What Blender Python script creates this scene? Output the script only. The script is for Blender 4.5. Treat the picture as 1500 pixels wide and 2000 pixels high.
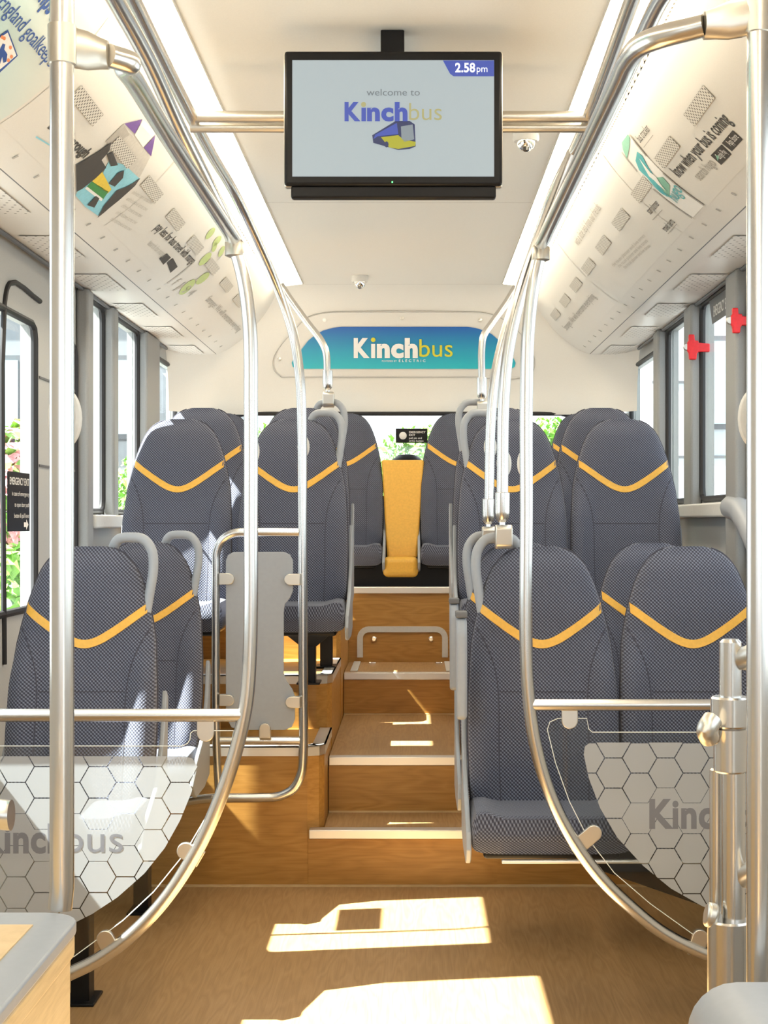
import bpy, bmesh, math, random
from math import pi, sin, cos, sqrt
from mathutils import Vector, Matrix
random.seed(7)
for o in list(bpy.data.objects): bpy.data.objects.remove(o)
S = bpy.context.scene; COL = S.collection
# ---------------------------------------------------------------- camera, world, sun, exposure
EYE = 1.355; F = 2950.0; VX, VY = 805.0, 1020.0
cam = bpy.data.objects.new('camera', bpy.data.cameras.new('camera')); COL.objects.link(cam)
cam.location = (0, 0, EYE); cam.rotation_euler = (pi/2, 0, 0)
cam.data.sensor_fit = 'HORIZONTAL'; cam.data.sensor_width = 36; cam.data.lens = F/1500*36
cam.data.shift_x = -(VX-750)/1500; cam.data.shift_y = (VY-1000)/1500
cam.data.clip_start = .05; cam.data.clip_end = 300
S.camera = cam
w = bpy.data.worlds.new('sky'); S.world = w; w.use_nodes = True
bg = w.node_tree.nodes['Background']; bg.inputs[0].default_value = (.86, .92, 1, 1); bg.inputs[1].default_value = 1.9
sun = bpy.data.objects.new('sun', bpy.data.lights.new('sun', 'SUN')); COL.objects.link(sun)
sun.rotation_euler = Vector((1, .15, -1.27)).to_track_quat('-Z', 'Y').to_euler(); sun.location = (-6, -1, 9)
sun.data.energy = 40; sun.data.angle = .009; sun.data.color = (1, .97, .91)
S.view_settings.view_transform = 'Standard'; S.view_settings.look = 'None'
S.view_settings.gamma = 1; S.view_settings.use_curve_mapping = False
S.view_settings.exposure = 0.45
STRIP_E = 11.0

def P(px, py, D, off=0):
    return Vector(((px-VX)/F*D, D-off, EYE-(py-VY)/F*D))
# ---------------------------------------------------------------- materials
def mat(name, col, rough=.5, metal=0, emit=None, es=1, spec=.5, coat=0):
    m = bpy.data.materials.new(name); m.use_nodes = True; b = m.node_tree.nodes['Principled BSDF']
    b.inputs['Base Color'].default_value = (*col, 1); b.inputs['Roughness'].default_value = rough
    b.inputs['Metallic'].default_value = metal; b.inputs['Specular IOR Level'].default_value = spec
    b.inputs['Coat Weight'].default_value = coat
    if emit: b.inputs['Emission Color'].default_value = (*emit, 1); b.inputs['Emission Strength'].default_value = es
    return m
def N(m, t, **k):
    n = m.node_tree.nodes.new(t)
    for a, b in k.items(): setattr(n, a, b)
    return n
def L(m, a, b): m.node_tree.links.new(a, b)
def math_(m, op, a, b=None, c=None):
    n = N(m, 'ShaderNodeMath', operation=op)
    for i, v in enumerate((a, b, c)):
        if v is None: continue
        if isinstance(v, (int, float)): n.inputs[i].default_value = v
        else: L(m, v, n.inputs[i])
    return n.outputs[0]
def ramp(m, fac, stops):
    r = N(m, 'ShaderNodeValToRGB'); e = r.color_ramp.elements
    e[0].position, e[0].color = stops[0][0], (*stops[0][1], 1); e[1].position, e[1].color = stops[-1][0], (*stops[-1][1], 1)
    for p, c in stops[1:-1]:
        q = e.new(p); q.color = (*c, 1)
    L(m, fac, r.inputs[0]); return r.outputs[0]
def bump(m, h, strength=.3, dist=.002):
    b = N(m, 'ShaderNodeBump'); b.inputs['Strength'].default_value = strength; b.inputs['Distance'].default_value = dist
    L(m, h, b.inputs['Height']); L(m, b.outputs[0], m.node_tree.nodes['Principled BSDF'].inputs['Normal'])
def coords(m, which='Object', scale=(1,1,1)):
    t = N(m, 'ShaderNodeTexCoord'); mp = N(m, 'ShaderNodeMapping'); mp.inputs['Scale'].default_value = scale
    L(m, t.outputs[which], mp.inputs[0]); return mp.outputs[0]

def fabric(nm, ky):
    m = mat(nm, (.1,.1,.12), .92, spec=.2); b = m.node_tree.nodes['Principled BSDF']
    v = coords(m); s = N(m, 'ShaderNodeSeparateXYZ'); L(m, v, s.inputs[0])
    k = 2*pi/.0105
    dd = math_(m, 'SUBTRACT', s.outputs[2], math_(m, 'MULTIPLY', s.outputs[1], ky))
    a = math_(m, 'SINE', math_(m, 'MULTIPLY', s.outputs[0], k)); 
    c = math_(m, 'SINE', math_(m, 'MULTIPLY', dd, k))
    pr = math_(m, 'MULTIPLY', a, c)
    tw = math_(m, 'SINE', math_(m, 'MULTIPLY', math_(m, 'ADD', s.outputs[0], dd), k*1.0))
    mix = math_(m, 'ADD', math_(m, 'MULTIPLY', pr, .38), math_(m, 'MULTIPLY', tw, .22))
    nz = N(m, 'ShaderNodeTexNoise'); nz.inputs['Scale'].default_value = 350; L(m, v, nz.inputs[0])
    f = math_(m, 'ADD', math_(m, 'ADD', mix, .3), math_(m, 'MULTIPLY', nz.outputs[0], .4))
    L(m, ramp(m, f, [(0, (.024,.023,.034)), (.45, (.066,.072,.102)), (1, (.20,.22,.285))]), b.inputs['Base Color'])
    b.inputs['Sheen Weight'].default_value = .15
    bump(m, f, .5, .003); return m
def wood(name, scale, c0, c1, c2, rough=.42):
    m = mat(name, c1, rough); b = m.node_tree.nodes['Principled BSDF']
    v = coords(m, scale=scale)
    n1 = N(m, 'ShaderNodeTexNoise'); n1.inputs['Scale'].default_value = 1.6; n1.inputs['Detail'].default_value = 2; n1.inputs['Distortion'].default_value = .12
    L(m, v, n1.inputs[0])
    rg = math_(m, 'FRACT', math_(m, 'MULTIPLY', n1.outputs[0], 9))
    rg = math_(m, 'ABSOLUTE', math_(m, 'SUBTRACT', rg, .5))
    n2 = N(m, 'ShaderNodeTexNoise'); n2.inputs['Scale'].default_value = 1; n2.inputs['Detail'].default_value = 5; n2.inputs['Roughness'].default_value = .7
    L(m, coords(m, scale=tuple(q*q*3.2 for q in scale)), n2.inputs[0])
    nb = N(m, 'ShaderNodeTexNoise'); nb.inputs['Scale'].default_value = .9; L(m, v, nb.inputs[0])
    rg = math_(m, 'MULTIPLY', rg, math_(m, 'MULTIPLY', nb.outputs[0], 1.1))
    f = math_(m, 'ADD', math_(m, 'MULTIPLY', rg, .8), math_(m, 'MULTIPLY', n2.outputs[0], .8))
    L(m, ramp(m, f, [(.2, c0), (.55, c1), (.9, c2)]), b.inputs['Base Color'])
    return m
def glass(name, t=.94, tint=(1,1,1)):
    m = bpy.data.materials.new(name); m.use_nodes = True; nt = m.node_tree; nt.nodes.clear()
    o = N(m, 'ShaderNodeOutputMaterial'); mx = N(m, 'ShaderNodeMixShader'); tr = N(m, 'ShaderNodeBsdfTransparent'); g = N(m, 'ShaderNodeBsdfGlossy')
    tr.inputs[0].default_value = (*tint, 1); g.inputs[1].default_value = .02; mx.inputs[0].default_value = 1-t
    L(m, tr.outputs[0], mx.inputs[1]); L(m, g.outputs[0], mx.inputs[2]); L(m, mx.outputs[0], o.inputs[0]); return m
def film(name, t, col, rough=.5):
    m = mat(name, col, rough); nt = m.node_tree; b = nt.nodes['Principled BSDF']; o = nt.nodes['Material Output']
    mx = N(m, 'ShaderNodeMixShader'); tr = N(m, 'ShaderNodeBsdfTransparent'); mx.inputs[0].default_value = 1-t
    L(m, tr.outputs[0], mx.inputs[1]); L(m, b.outputs[0], mx.inputs[2]); L(m, mx.outputs[0], o.inputs[0]); return m
def dots(name, base, dark, sp, r):
    m = mat(name, base, .5); b = m.node_tree.nodes['Principled BSDF']
    v = coords(m, 'UV', (1/sp, 1/sp, 1)); s = N(m, 'ShaderNodeSeparateXYZ'); L(m, v, s.inputs[0])
    row = math_(m, 'FLOOR', s.outputs[1]); odd = math_(m, 'MULTIPLY', math_(m, 'MODULO', row, 2.0), .5)
    fx = math_(m, 'SUBTRACT', math_(m, 'FRACT', math_(m, 'ADD', s.outputs[0], odd)), .5); fy = math_(m, 'SUBTRACT', math_(m, 'FRACT', s.outputs[1]), .5)
    d = math_(m, 'SQRT', math_(m, 'ADD', math_(m, 'MULTIPLY', fx, fx), math_(m, 'MULTIPLY', fy, fy)))
    L(m, ramp(m, d, [(0, dark), (r, dark), (r+.03, base), (1, base)]), b.inputs['Base Color']); return m
def brushed(name, col, rough, sc=(60,60,600)):
    m = mat(name, col, rough, 1); n = N(m, 'ShaderNodeTexNoise'); n.inputs['Scale'].default_value = 1; L(m, coords(m, scale=sc), n.inputs[0])
    r = N(m, 'ShaderNodeMapRange'); r.inputs[3].default_value = rough-.012; r.inputs[4].default_value = rough+.02
    L(m, n.outputs[0], r.inputs[0]); L(m, r.outputs[0], m.node_tree.nodes['Principled BSDF'].inputs['Roughness']); return m
def speck(name, col, rough=.5, amt=.06, sc=90):
    m = mat(name, col, rough); n = N(m, 'ShaderNodeTexNoise'); n.inputs['Scale'].default_value = sc; L(m, coords(m), n.inputs[0])
    lo = tuple(c*(1-amt) for c in col); hi = tuple(min(1, c*(1+amt)) for c in col)
    L(m, ramp(m, n.outputs[0], [(.3, lo), (.7, hi)]), m.node_tree.nodes['Principled BSDF'].inputs['Base Color']); return m
M = dict(
 fabric=fabric('seat_fabric', 1.0), backfab=fabric('backrest_fabric', 0.0), yellow=speck('yellow_vinyl', (.72,.40,.055), .42), grey=speck('grey_plastic', (.31,.335,.37), .45, .02, 60),
 dgrey=speck('dark_grey_plastic', (.12,.125,.135), .5), black=speck('black_plastic', (.008,.008,.009), .38), seam=speck('seam_thread', (.05,.05,.07), .9),
 steel=brushed('brushed_steel', (.68,.665,.64), .24, (5,5,9)), satin=brushed('satin_alloy', (.64,.61,.55), .36, (8,8,60)), nosing=brushed('nosing_alloy', (.80,.79,.77), .42, (200,10,10)),
 ceil=speck('cream_ceiling', (.76,.745,.70), .5, .02, 300), cove=speck('cream_panel', (.73,.715,.675), .45, .02, 300), under=speck('cream_lower_panel', (.75,.735,.70), .4, .02, 300),
 wall=speck('grey_wall_lining', (.42,.43,.43), .55, .04, 200), pillar=speck('grey_pillar', (.27,.275,.275), .5, .04, 200), sill=speck('pale_sill', (.62,.62,.6), .45, .03),
 floor=wood('oak_floor', (9,1.0,3), (.29,.165,.065), (.39,.235,.10), (.47,.30,.145)), riser=wood('oak_riser', (1.2,5,7), (.33,.155,.028), (.46,.23,.05), (.56,.31,.08)),
 boxwood=wood('pale_oak', (2,2,10), (.52,.36,.17), (.66,.48,.25), (.75,.58,.34)),
 gasket=speck('rubber_gasket', (.012,.012,.014), .5), glass=glass('clear_glass', .93, (.97,1,.99)), pglass=glass('partition_glass', .94, (.93,.95,.95)), glassedge=mat('glass_edge', (.75,.8,.78), .2),
 film=film('frosted_film', .2, (.38,.41,.44)), letter=film('clear_letter', .15, (.17,.18,.21)), red=speck('red_plastic', (.75,.01,.015), .35),
 white=speck('white_print', (.85,.85,.83), .5, .01), dark=speck('charcoal_print', (.06,.055,.05), .6), mid=speck('grey_print', (.42,.40,.37), .6), soft=speck('soft_grey_print', (.56,.54,.5), .6),
 purple=speck('purple_print', (.16,.07,.33), .5), sky=speck('sky_blue_print', (.27,.62,.76), .5), yel=speck('yellow_print', (.80,.60,.06), .5), green=speck('green_print', (.06,.28,.07), .5),
 lemon=speck('lemon_print', (.66,.62,.05), .5), lime=speck('lime_print', (.50,.62,.24), .5), teal=speck('teal_print', (.08,.45,.50), .5), sage=speck('sage_print', (.22,.50,.38), .5), navy=speck('navy_print', (.03,.09,.35), .5), orange=speck('orange_print', (.8,.28,.12), .5),
 vent=dots('perforated_vent', (.66,.64,.59), (.10,.09,.08), .0125, .27), perf=dots('punched_panel', (.75,.735,.70), (.05,.045,.04), .03, .12),
 strip=mat('strip_diffuser', (1,.95,.85), .4, emit=(1,.86,.64), es=STRIP_E),
 leaf=speck('leaf', (.22,.42,.07), .6, .4, 6), flower=speck('blossom', (.85,.35,.38), .6, .3, 30), tarmac=speck('tarmac', (.16,.16,.16), .9, .15, 40), grass=speck('grass', (.20,.26,.08), .9, .25, 30),
 concrete=speck('concrete', (.25,.265,.28), .8, .12, 3), cladding=speck('pale_cladding', (.5,.55,.6), .6, .06, 2), winglass=mat('office_glass', (.3,.38,.42), .1),
 chrome=mat('chrome', (.9,.9,.9), .08, 1), lens=mat('smoked_dome', (.05,.05,.05), .04, coat=1),
)
M['black'].node_tree.nodes['Principled BSDF'].inputs['Specular IOR Level'].default_value = .22
# ---------------------------------------------------------------- mesh helpers
class MB:
    def __init__(s): s.v = []; s.f = []; s.uv = {}
    def add(s, vs, fs):
        n = len(s.v); s.v += [tuple(v) for v in vs]; s.f += [tuple(i+n for i in f) for f in fs]; return n
    def box(s, a, b):
        x0,y0,z0 = a; x1,y1,z1 = b
        s.add([(x0,y0,z0),(x1,y0,z0),(x1,y1,z0),(x0,y1,z0),(x0,y0,z1),(x1,y0,z1),(x1,y1,z1),(x0,y1,z1)],
              [(3,2,1,0),(4,5,6,7),(0,1,5,4),(1,2,6,5),(2,3,7,6),(3,0,4,7)]); return s
    def prism(s, pts, vec):
        n = len(pts); pts = [Vector(p) for p in pts]; vec = Vector(vec)
        s.add(pts+[p+vec for p in pts], [tuple(range(n))[::-1], tuple(range(n, 2*n))]+[(i, (i+1)%n, n+(i+1)%n, n+i) for i in range(n)]); return s
    def poly(s, pts): s.add(pts, [tuple(range(len(pts)))]); return s
    def tube(s, pts, r, seg=14, smooth=6, flat=1.0, cap=True):
        pts = [Vector(p) for p in pts]
        if smooth and len(pts) > 2: pts = spline(pts, smooth)
        n = len(pts); t0 = (pts[1]-pts[0]).normalized()
        up = Vector((0,0,1)) if abs(t0.z) < .9 else Vector((0,1,0))
        nr = (up-t0*up.dot(t0)).normalized(); rings = []
        for i, p in enumerate(pts):
            t = (pts[min(i+1, n-1)]-pts[max(i-1, 0)]).normalized()
            nr = (nr-t*nr.dot(t)).normalized(); bn = t.cross(nr)
            rings.append([p+nr*(r*cos(2*pi*k/seg))+bn*(r*flat*sin(2*pi*k/seg)) for k in range(seg)])
        b = s.add([q for ring in rings for q in ring], [])
        for i in range(n-1):
            for k in range(seg):
                a = b+i*seg+k; c = b+i*seg+(k+1)%seg
                s.f.append((a, c, c+seg, a+seg))
        if cap: s.f.append(tuple(b+k for k in range(seg))[::-1]); s.f.append(tuple(b+(n-1)*seg+k for k in range(seg)))
        return s
    def lathe(s, c, prof, axis='z', seg=24):
        c = Vector(c); n = len(prof); vs = []
        for r, h in prof:
            for k in range(seg):
                a = 2*pi*k/seg; p = {'z': (r*cos(a), r*sin(a), h), 'y': (r*cos(a), h, r*sin(a)), 'x': (h, r*cos(a), r*sin(a))}[axis]
                vs.append(c+Vector(p))
        b = s.add(vs, [])
        for i in range(n-1):
            for k in range(seg):
                a = b+i*seg+k; d = b+i*seg+(k+1)%seg; s.f.append((a, d, d+seg, a+seg))
        s.f.append(tuple(b+k for k in range(seg))[::-1]); s.f.append(tuple(b+(n-1)*seg+k for k in range(seg))); return s
    def grid(s, rows, uvs=None, closed=False):
        nc = len(rows[0]); b = s.add([q for r in rows for q in r], [])
        if uvs:
            for i, r in enumerate(uvs):
                for j, q in enumerate(r): s.uv[b+i*nc+j] = q
        for i in range(len(rows)-1):
            for j in range(nc if closed else nc-1):
                a = b+i*nc+j; c = b+i*nc+(j+1)%nc; s.f.append((a, c, c+nc, a+nc))
        return b
    def build(s, name, m, parent=None, smooth=True, bevel=0, fix=True):
        me = bpy.data.meshes.new(name); me.from_pydata(s.v, [], s.f); me.update()
        if fix:
            bm = bmesh.new(); bm.from_mesh(me); bmesh.ops.recalc_face_normals(bm, faces=bm.faces); bm.to_mesh(me); bm.free()
        if s.uv:
            ul = me.uv_layers.new(name='UVMap')
            for lp in me.loops: ul.data[lp.index].uv = s.uv.get(lp.vertex_index, (0, 0))
        if smooth:
            me.polygons.foreach_set('use_smooth', [True]*len(me.polygons)); me.set_sharp_from_angle(angle=math.radians(38))
        o = bpy.data.objects.new(name, me); COL.objects.link(o); me.materials.append(m)
        if parent: 
            o.parent = parent
            if parent.get('_w'): o.matrix_parent_inverse = parent.matrix_world.inverted()
        if bevel:
            bv = o.modifiers.new('bevel', 'BEVEL'); bv.width = bevel; bv.segments = 3; bv.limit_method = 'ANGLE'; bv.angle_limit = .6; bv.harden_normals = False
        return o
def spline(p, k):
    out = []; n = len(p)
    for i in range(n-1):
        a = p[i-1] if i else p[0]*2-p[1]; b = p[i]; c = p[i+1]; d = p[i+2] if i+2 < n else p[-1]*2-p[-2]
        l0 = max((b-a).length, 1e-5)**.5; l1 = max((c-b).length, 1e-5)**.5; l2 = max((d-c).length, 1e-5)**.5
        m1 = (c-b) + ((b-a)/l0 - (c-a)/(l0+l1))*l1; m2 = (c-b) + ((d-c)/l2 - (d-b)/(l1+l2))*l1
        for j in range(k):
            t = j/k; out.append(b*(2*t**3-3*t*t+1)+m1*(t**3-2*t*t+t)+c*(-2*t**3+3*t*t)+m2*(t**3-t*t))
    out.append(p[-1]); return out
def tag(o, label=None, cat=None, group=None, kind=None):
    for k, v in (('label', label), ('category', cat), ('group', group), ('kind', kind)):
        if v: o[k] = v
    return o
def thing(name, label, cat, loc=(0,0,0), group=None):
    """Empty at the thing's base; parts are built in world space relative to loc 0 unless local"""
    o = bpy.data.objects.new(name, None); COL.objects.link(o); o.location = loc; o.empty_display_size = .05
    return tag(o, label, cat, group)
def wthing(name, label, cat, loc, group=None):
    o = thing(name, label, cat, loc, group); o.matrix_world = Matrix.Translation(loc); o['_w'] = 1; WT.append(o); return o
WT = []
def wpart(mb, name, m, root, **k):
    """part modelled in world space, re-based on its thing's origin"""
    l = Vector(ORG[root.name]); mb.v = [tuple(Vector(v)-l) for v in mb.v]; return mb.build(name, m, root, **k)
ORG = {}
def T(name, label, cat, loc, group=None):
    o = thing(name, label, cat, loc, group); ORG[o.name] = tuple(loc); return o
def sub(mb, name, m, parent, root, **k):
    l = Vector(ORG[root.name]); mb.v = [tuple(Vector(v)-l) for v in mb.v]; return mb.build(name, m, parent, **k)
def struct(mb, name, m, **k): return tag(mb.build(name, m, **k), kind='structure')
_tc = {}
def text2d(s, bold=0.0):
    """unit-size lettering: list of 2-D verts, faces, width"""
    key = (s, bold)
    if key in _tc: return _tc[key]
    cu = bpy.data.curves.new('t', 'FONT'); cu.body = s; cu.size = 1; cu.offset = bold; cu.space_character = 1+bold*1.6; cu.resolution_u = 4
    o = bpy.data.objects.new('t', cu); COL.objects.link(o); dg = bpy.context.evaluated_depsgraph_get()
    me = bpy.data.meshes.new_from_object(o.evaluated_get(dg)); vs = [(v.co.x, v.co.y) for v in me.vertices]; fs = [tuple(p.vertices) for p in me.polygons]
    bpy.data.objects.remove(o); bpy.data.curves.remove(cu); bpy.data.meshes.remove(me)
    x0 = min(v[0] for v in vs); x1 = max(v[0] for v in vs); vs = [(x-x0, y) for x, y in vs]
    _tc[key] = (vs, fs, x1-x0); return _tc[key]
def text_map(mb, s, fn, bold=0, width=None, height=None):
    vs, fs, wd = text2d(s, bold); sx = (width/wd) if width else height; sy = height if height else sx
    mb.add([fn(x*sx, y*sy) for x, y in vs], fs); return wd*sx
def flat_text(mb, s, px, py, D, hpx, wpx=None, bold=0, off=.002):
    """lettering on a plane facing the camera at depth D; (px,py)=baseline left, hpx = font size in frame pixels"""
    k = D/F
    return text_map(mb, s, lambda x, y: P(px, py, D)+Vector((x, -off, y)), bold, wpx*k if wpx else None, hpx*k)
# ---------------------------------------------------------------- cross-section of the coach body
CX = -.05; HW = 1.26; Y0 = -2.0; YR = 8.45
HC = 1.25
COVE = [(.672,1.228),(.70,1.19),(.73,1.15),(.775,1.10),(.82,1.052),(.87,1.01),(.92,.973),(.97,.942),(1.02,.92)]
LOW, AIS0, AIS1 = 0, -.33, .245
# floor
struct(MB().box((CX-HW-.05, Y0, -.05), (CX+HW+.05, 5.62, 0)), 'floor', M['floor'], smooth=False)
m_ = MB(); m_.box((CX-HW, 5.605, 0), (CX+HW, 5.66, .006)); 
# ceiling
cl = MB()
def sect(pts, y0, y1, t=.012):
    pass
cl.box((CX-.52, Y0, EYE+HC), (CX+.52, 7.95, EYE+HC+.03))
cl.box((CX-HW-.06, Y0, EYE+HC+.05), (CX+HW+.06, YR+.1, EYE+HC+.09))
for s in (-1, 1):
    cl.prism([(CX+s*.64, Y0, EYE+1.255), (CX+s*.672, Y0, EYE+1.245), (CX+s*.672, Y0, EYE+1.29), (CX+s*.64, Y0, EYE+1.29)], (0, 8.15-Y0, 0))
struct(cl, 'ceiling', M['ceil'])
# ceiling joint lines
jl = MB()
for y in (2.0, 3.3, 5.9, 7.93): jl.box((CX-.515, y, EYE+HC-.0006), (CX+.515, y+.004, EYE+HC+.002))
struct(jl, 'trim_1', M['soft'], smooth=False)
k = 2
for s, nm in ((-1, 'left'), (1, 'right')):
    # curved advert cove and its lower underside
    cv = MB(); cv.grid([[(CX+s*x, y, EYE+h) for x, h in COVE] for y in (Y0, 8.38)]); cv.grid([[(CX+s*(x+.02), y, EYE+h+.02) for x, h in COVE] for y in (Y0, 8.38)])
    struct(cv, 'trim_%d' % k, M['cove']); k += 1
    un = MB(); un.grid([[(CX+s*x, y, EYE+h) for x, h in ((1.026,.921),(1.04,.917),(1.12,.913),(1.2,.914),(1.262,.917))] for y in (Y0, 3, 6, 8.38)])
    struct(un, 'trim_%d' % k, M['under']); k += 1
    g = MB().box((CX+s*1.0205, Y0, EYE+.921), (CX+s*1.0265, 8.38, EYE+.935)); struct(g, 'trim_%d' % k, M['dgrey'], smooth=False); k += 1
    g = MB(); g.tube([(CX+s*1.235, Y0, EYE+.908), (CX+s*1.235, 7.9, EYE+.908)], .008, 8, 0); struct(g, 'trim_%d' % k, M['dgrey']); k += 1
    # air slot between cove and light
    v = T('air_slot', 'long dark air slot beside the %s ceiling light, above the adverts' % nm, 'air vent', (CX+s*.67, Y0, EYE+1.24))
    wpart(MB().box((CX+s*.655, Y0, EYE+1.262), (CX+s*.70, 8.3, EYE+1.275)), 'slot', M['black'], v, smooth=False)
    f = MB(); y = 0.3
    while y < 8.2:
        f.box((CX+s*.668, y, EYE+1.228), (CX+s*.674, y+.012, EYE+1.252)); y += .028 if int(y*1.6) % 2 else .06
    wpart(f, 'fins', M['cove'], v, smooth=False)
    # strip light
    v = T('strip_light', 'long glowing warm white strip light along the %s edge of the ceiling' % nm, 'ceiling light', (CX+s*.58, Y0, EYE+HC))
    wpart(MB().prism([(CX+s*.522, Y0, EYE+1.247), (CX+s*.64, Y0, EYE+1.232), (CX+s*.645, Y0, EYE+1.27), (CX+s*.522, Y0, EYE+1.27)], (0, 7.9-Y0, 0)), 'diffuser', M['strip'], v, smooth=False)
    wpart(MB().box((CX+s*.519, Y0, EYE+1.243), (CX+s*.523, 7.9, EYE+1.27)), 'rim', M['soft'], v, smooth=False)
# ---------------------------------------------------------------- rear dome and rear wall
DP = [(7.90,1.25),(7.97,1.247),(8.05,1.225),(8.13,1.18),(8.20,1.12),(8.29,1.0),(8.36,.9),(8.41,.81),(8.44,.72),(8.45,.60)]
def dome_d(h, u):
    for (d0, h0), (d1, h1) in zip(DP, DP[1:]):
        if h <= h0 and h >= h1: d = d0+(d1-d0)*(h0-h)/(h0-h1); break
    else: d = DP[0][0] if h > DP[0][1] else DP[-1][0]
    return d-.32*abs(u)**7
def dome(px, py, off=.004):
    D = 8.2
    for _ in range(30):
        h = (VY-py)/F*D; x = (px-VX)/F*D; D = .5*D+.5*dome_d(h, (x-CX)/HW)
    return P(px, py, D)+Vector((0, -off, -off*.3))
dm = MB(); rows = []
DPf = spline([Vector((d, h, 0)) for d, h in DP], 4)
for q in DPf:
    rows.append([(CX+HW*u/16*1.0, q.x-.32*abs(u/16)**7, EYE+q.y) for u in range(-16, 17)])
dm.grid(rows); struct(dm, 'wall_rear', M['ceil'])
rw = MB(); RX0, RX1, RZ0, RZ1 = -1.03, .93, 1.22, 1.965
rw.box((CX-HW, 8.45, .9), (RX0, 8.49, 1.965)); rw.box((RX1, 8.45, .9), (CX+HW, 8.49, 1.965)); rw.box((RX0, 8.45, .9), (RX1, 8.49, RZ0))
struct(rw, 'wall_rear_lower', M['ceil'], smooth=False)
wn = bpy.data.objects.new('window_1', None); COL.objects.link(wn); wn.location = (CX, 8.45, RZ0); ORG[wn.name] = (CX, 8.45, RZ0); tag(wn, kind='structure')
fr = [(RX0,RZ0),(RX1,RZ0),(RX1,RZ1-.08),(RX1-.03,RZ1-.02),(RX1-.1,RZ1),(RX0+.1,RZ1),(RX0+.03,RZ1-.02),(RX0,RZ1-.08)]
g = MB().tube([(x, 8.44, z-.004) for x, z in fr+fr[:1]], .012, 8, 0); wpart(g, 'window_frame', M['gasket'], wn)
wpart(MB().box((RX0, 8.46, RZ0), (RX1, 8.465, RZ1)), 'pane', M['glass'], wn, smooth=False)
# ---------------------------------------------------------------- side walls
WL = [(-1.7,-.5,1.06,2.2),(2.32,4.27,1.06,2.2),(4.62,5.24,1.06,2.04),(5.5,5.865,1.06,2.04),(5.98,6.39,1.40,2.26),(6.49,7.2,1.40,2.26),(7.55,8.34,1.40,2.20)]  # first opening, unseen behind the camera, is added to let in more light
WR = [(-1.7,-.2,.3,2.15),(.3,2.9,1.05,2.12),(3.2,5.4,1.18,2.2),(5.6,6.3,1.45,2.26),(6.46,7.14,1.45,2.26),(7.28,8.34,1.40,2.20)]
wi = 2
for s, nm, WW in ((-1, 'left', WL), (1, 'right', WR)):
    xw = CX+s*HW; xo = xw+s*.05; wb = MB(); y = Y0
    for a, b, z0, z1 in WW:
        wb.box((xw, y, -.05), (xo, a, 2.62)); wb.box((xw, a, -.05), (xo, b, z0)); wb.box((xw, a, z1), (xo, b, 2.62)); y = b
    wb.box((xw, y, -.05), (xo, YR+.1, 2.62)); struct(wb, 'wall_'+nm, M['wall'], smooth=False)
    for a, b, z0, z1 in WW:
        wn = bpy.data.objects.new('window_%d' % wi, None); COL.objects.link(wn); wn.location = (xw, (a+b)/2, z0); ORG[wn.name] = (xw, (a+b)/2, z0); tag(wn, kind='structure'); wi += 1
        r = .05; c = [(a+r,z0),(b-r,z0),(b-.014,z0+.014),(b,z0+r),(b,z1-r),(b-.014,z1-.014),(b-r,z1),(a+r,z1),(a+.014,z1-.014),(a,z1-r),(a,z0+r),(a+.014,z0+.014)]
        wpart(MB().tube([(xw, y_, z_) for y_, z_ in c+c[:1]], .013, 8, 0, flat=1), 'window_frame', M['gasket'], wn)
        wpart(MB().box((xw+s*.02, a, z0), (xw+s*.026, b, z1)), 'pane', M['glass'], wn, smooth=False)
def trim(mb, m, **kk):
    global k
    o = struct(mb, 'trim_%d' % k, m, **kk); k += 1; return o
for s, pl in ((-1, [(5.88,5.98,.5),(6.39,6.49,1.36),(7.2,7.55,1.36)]), (1, [(5.42,5.6,.9),(6.3,6.46,1.41),(7.14,7.28,1.41)])):
    xw = CX+s*HW
    for a, b, z0 in pl:
        trim(MB().box((xw-s*.05, a, z0), (xw-s*.001, b, EYE+.912)), M['pillar'], bevel=.012)
    y1 = 5.98 if s < 0 else 5.6
    trim(MB().box((xw-s*.06, y1, 1.33 if s<0 else 1.375), (xw-s*.001, 8.3, 1.385 if s<0 else 1.43)), M['sill'], bevel=.008)
fw = MB(); fw.box((CX-HW, Y0-.05, -.05), (CX+HW, Y0, 1.0)); fw.box((CX-HW, Y0-.05, 2.3), (CX+HW, Y0, 2.65)); fw.box((CX-HW, Y0-.05, 1.0), (CX-HW+.12, Y0, 2.3)); fw.box((CX+HW-.12, Y0-.05, 1.0), (CX+HW, Y0, 2.3))
struct(fw, 'wall_front', M['wall'], smooth=False)
# door-side panel joints on the left wall, slanted window ledge on the right wall
jb = MB()
for z in (1.55, 1.86): jb.box((CX-HW, 5.3, z), (CX-HW+.004, 5.86, z+.008))
trim(jb, M['dgrey'], smooth=False)
trim(MB().tube([(CX-HW+.004, 4.835, .9),(CX-HW+.004, 4.835, 2.05),(CX-HW+.004, 4.90, 2.13),(CX-HW+.004, 5.3, 2.13)], .009, 8, 4), M['gasket'])
trim(MB().tube([(1.175, 5.55, 1.41), (1.17, 5.35, 1.39), (1.15, 4.7, 1.17), (1.15, 3.5, 1.12)], .045, 12, 4), M['grey'])
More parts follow.
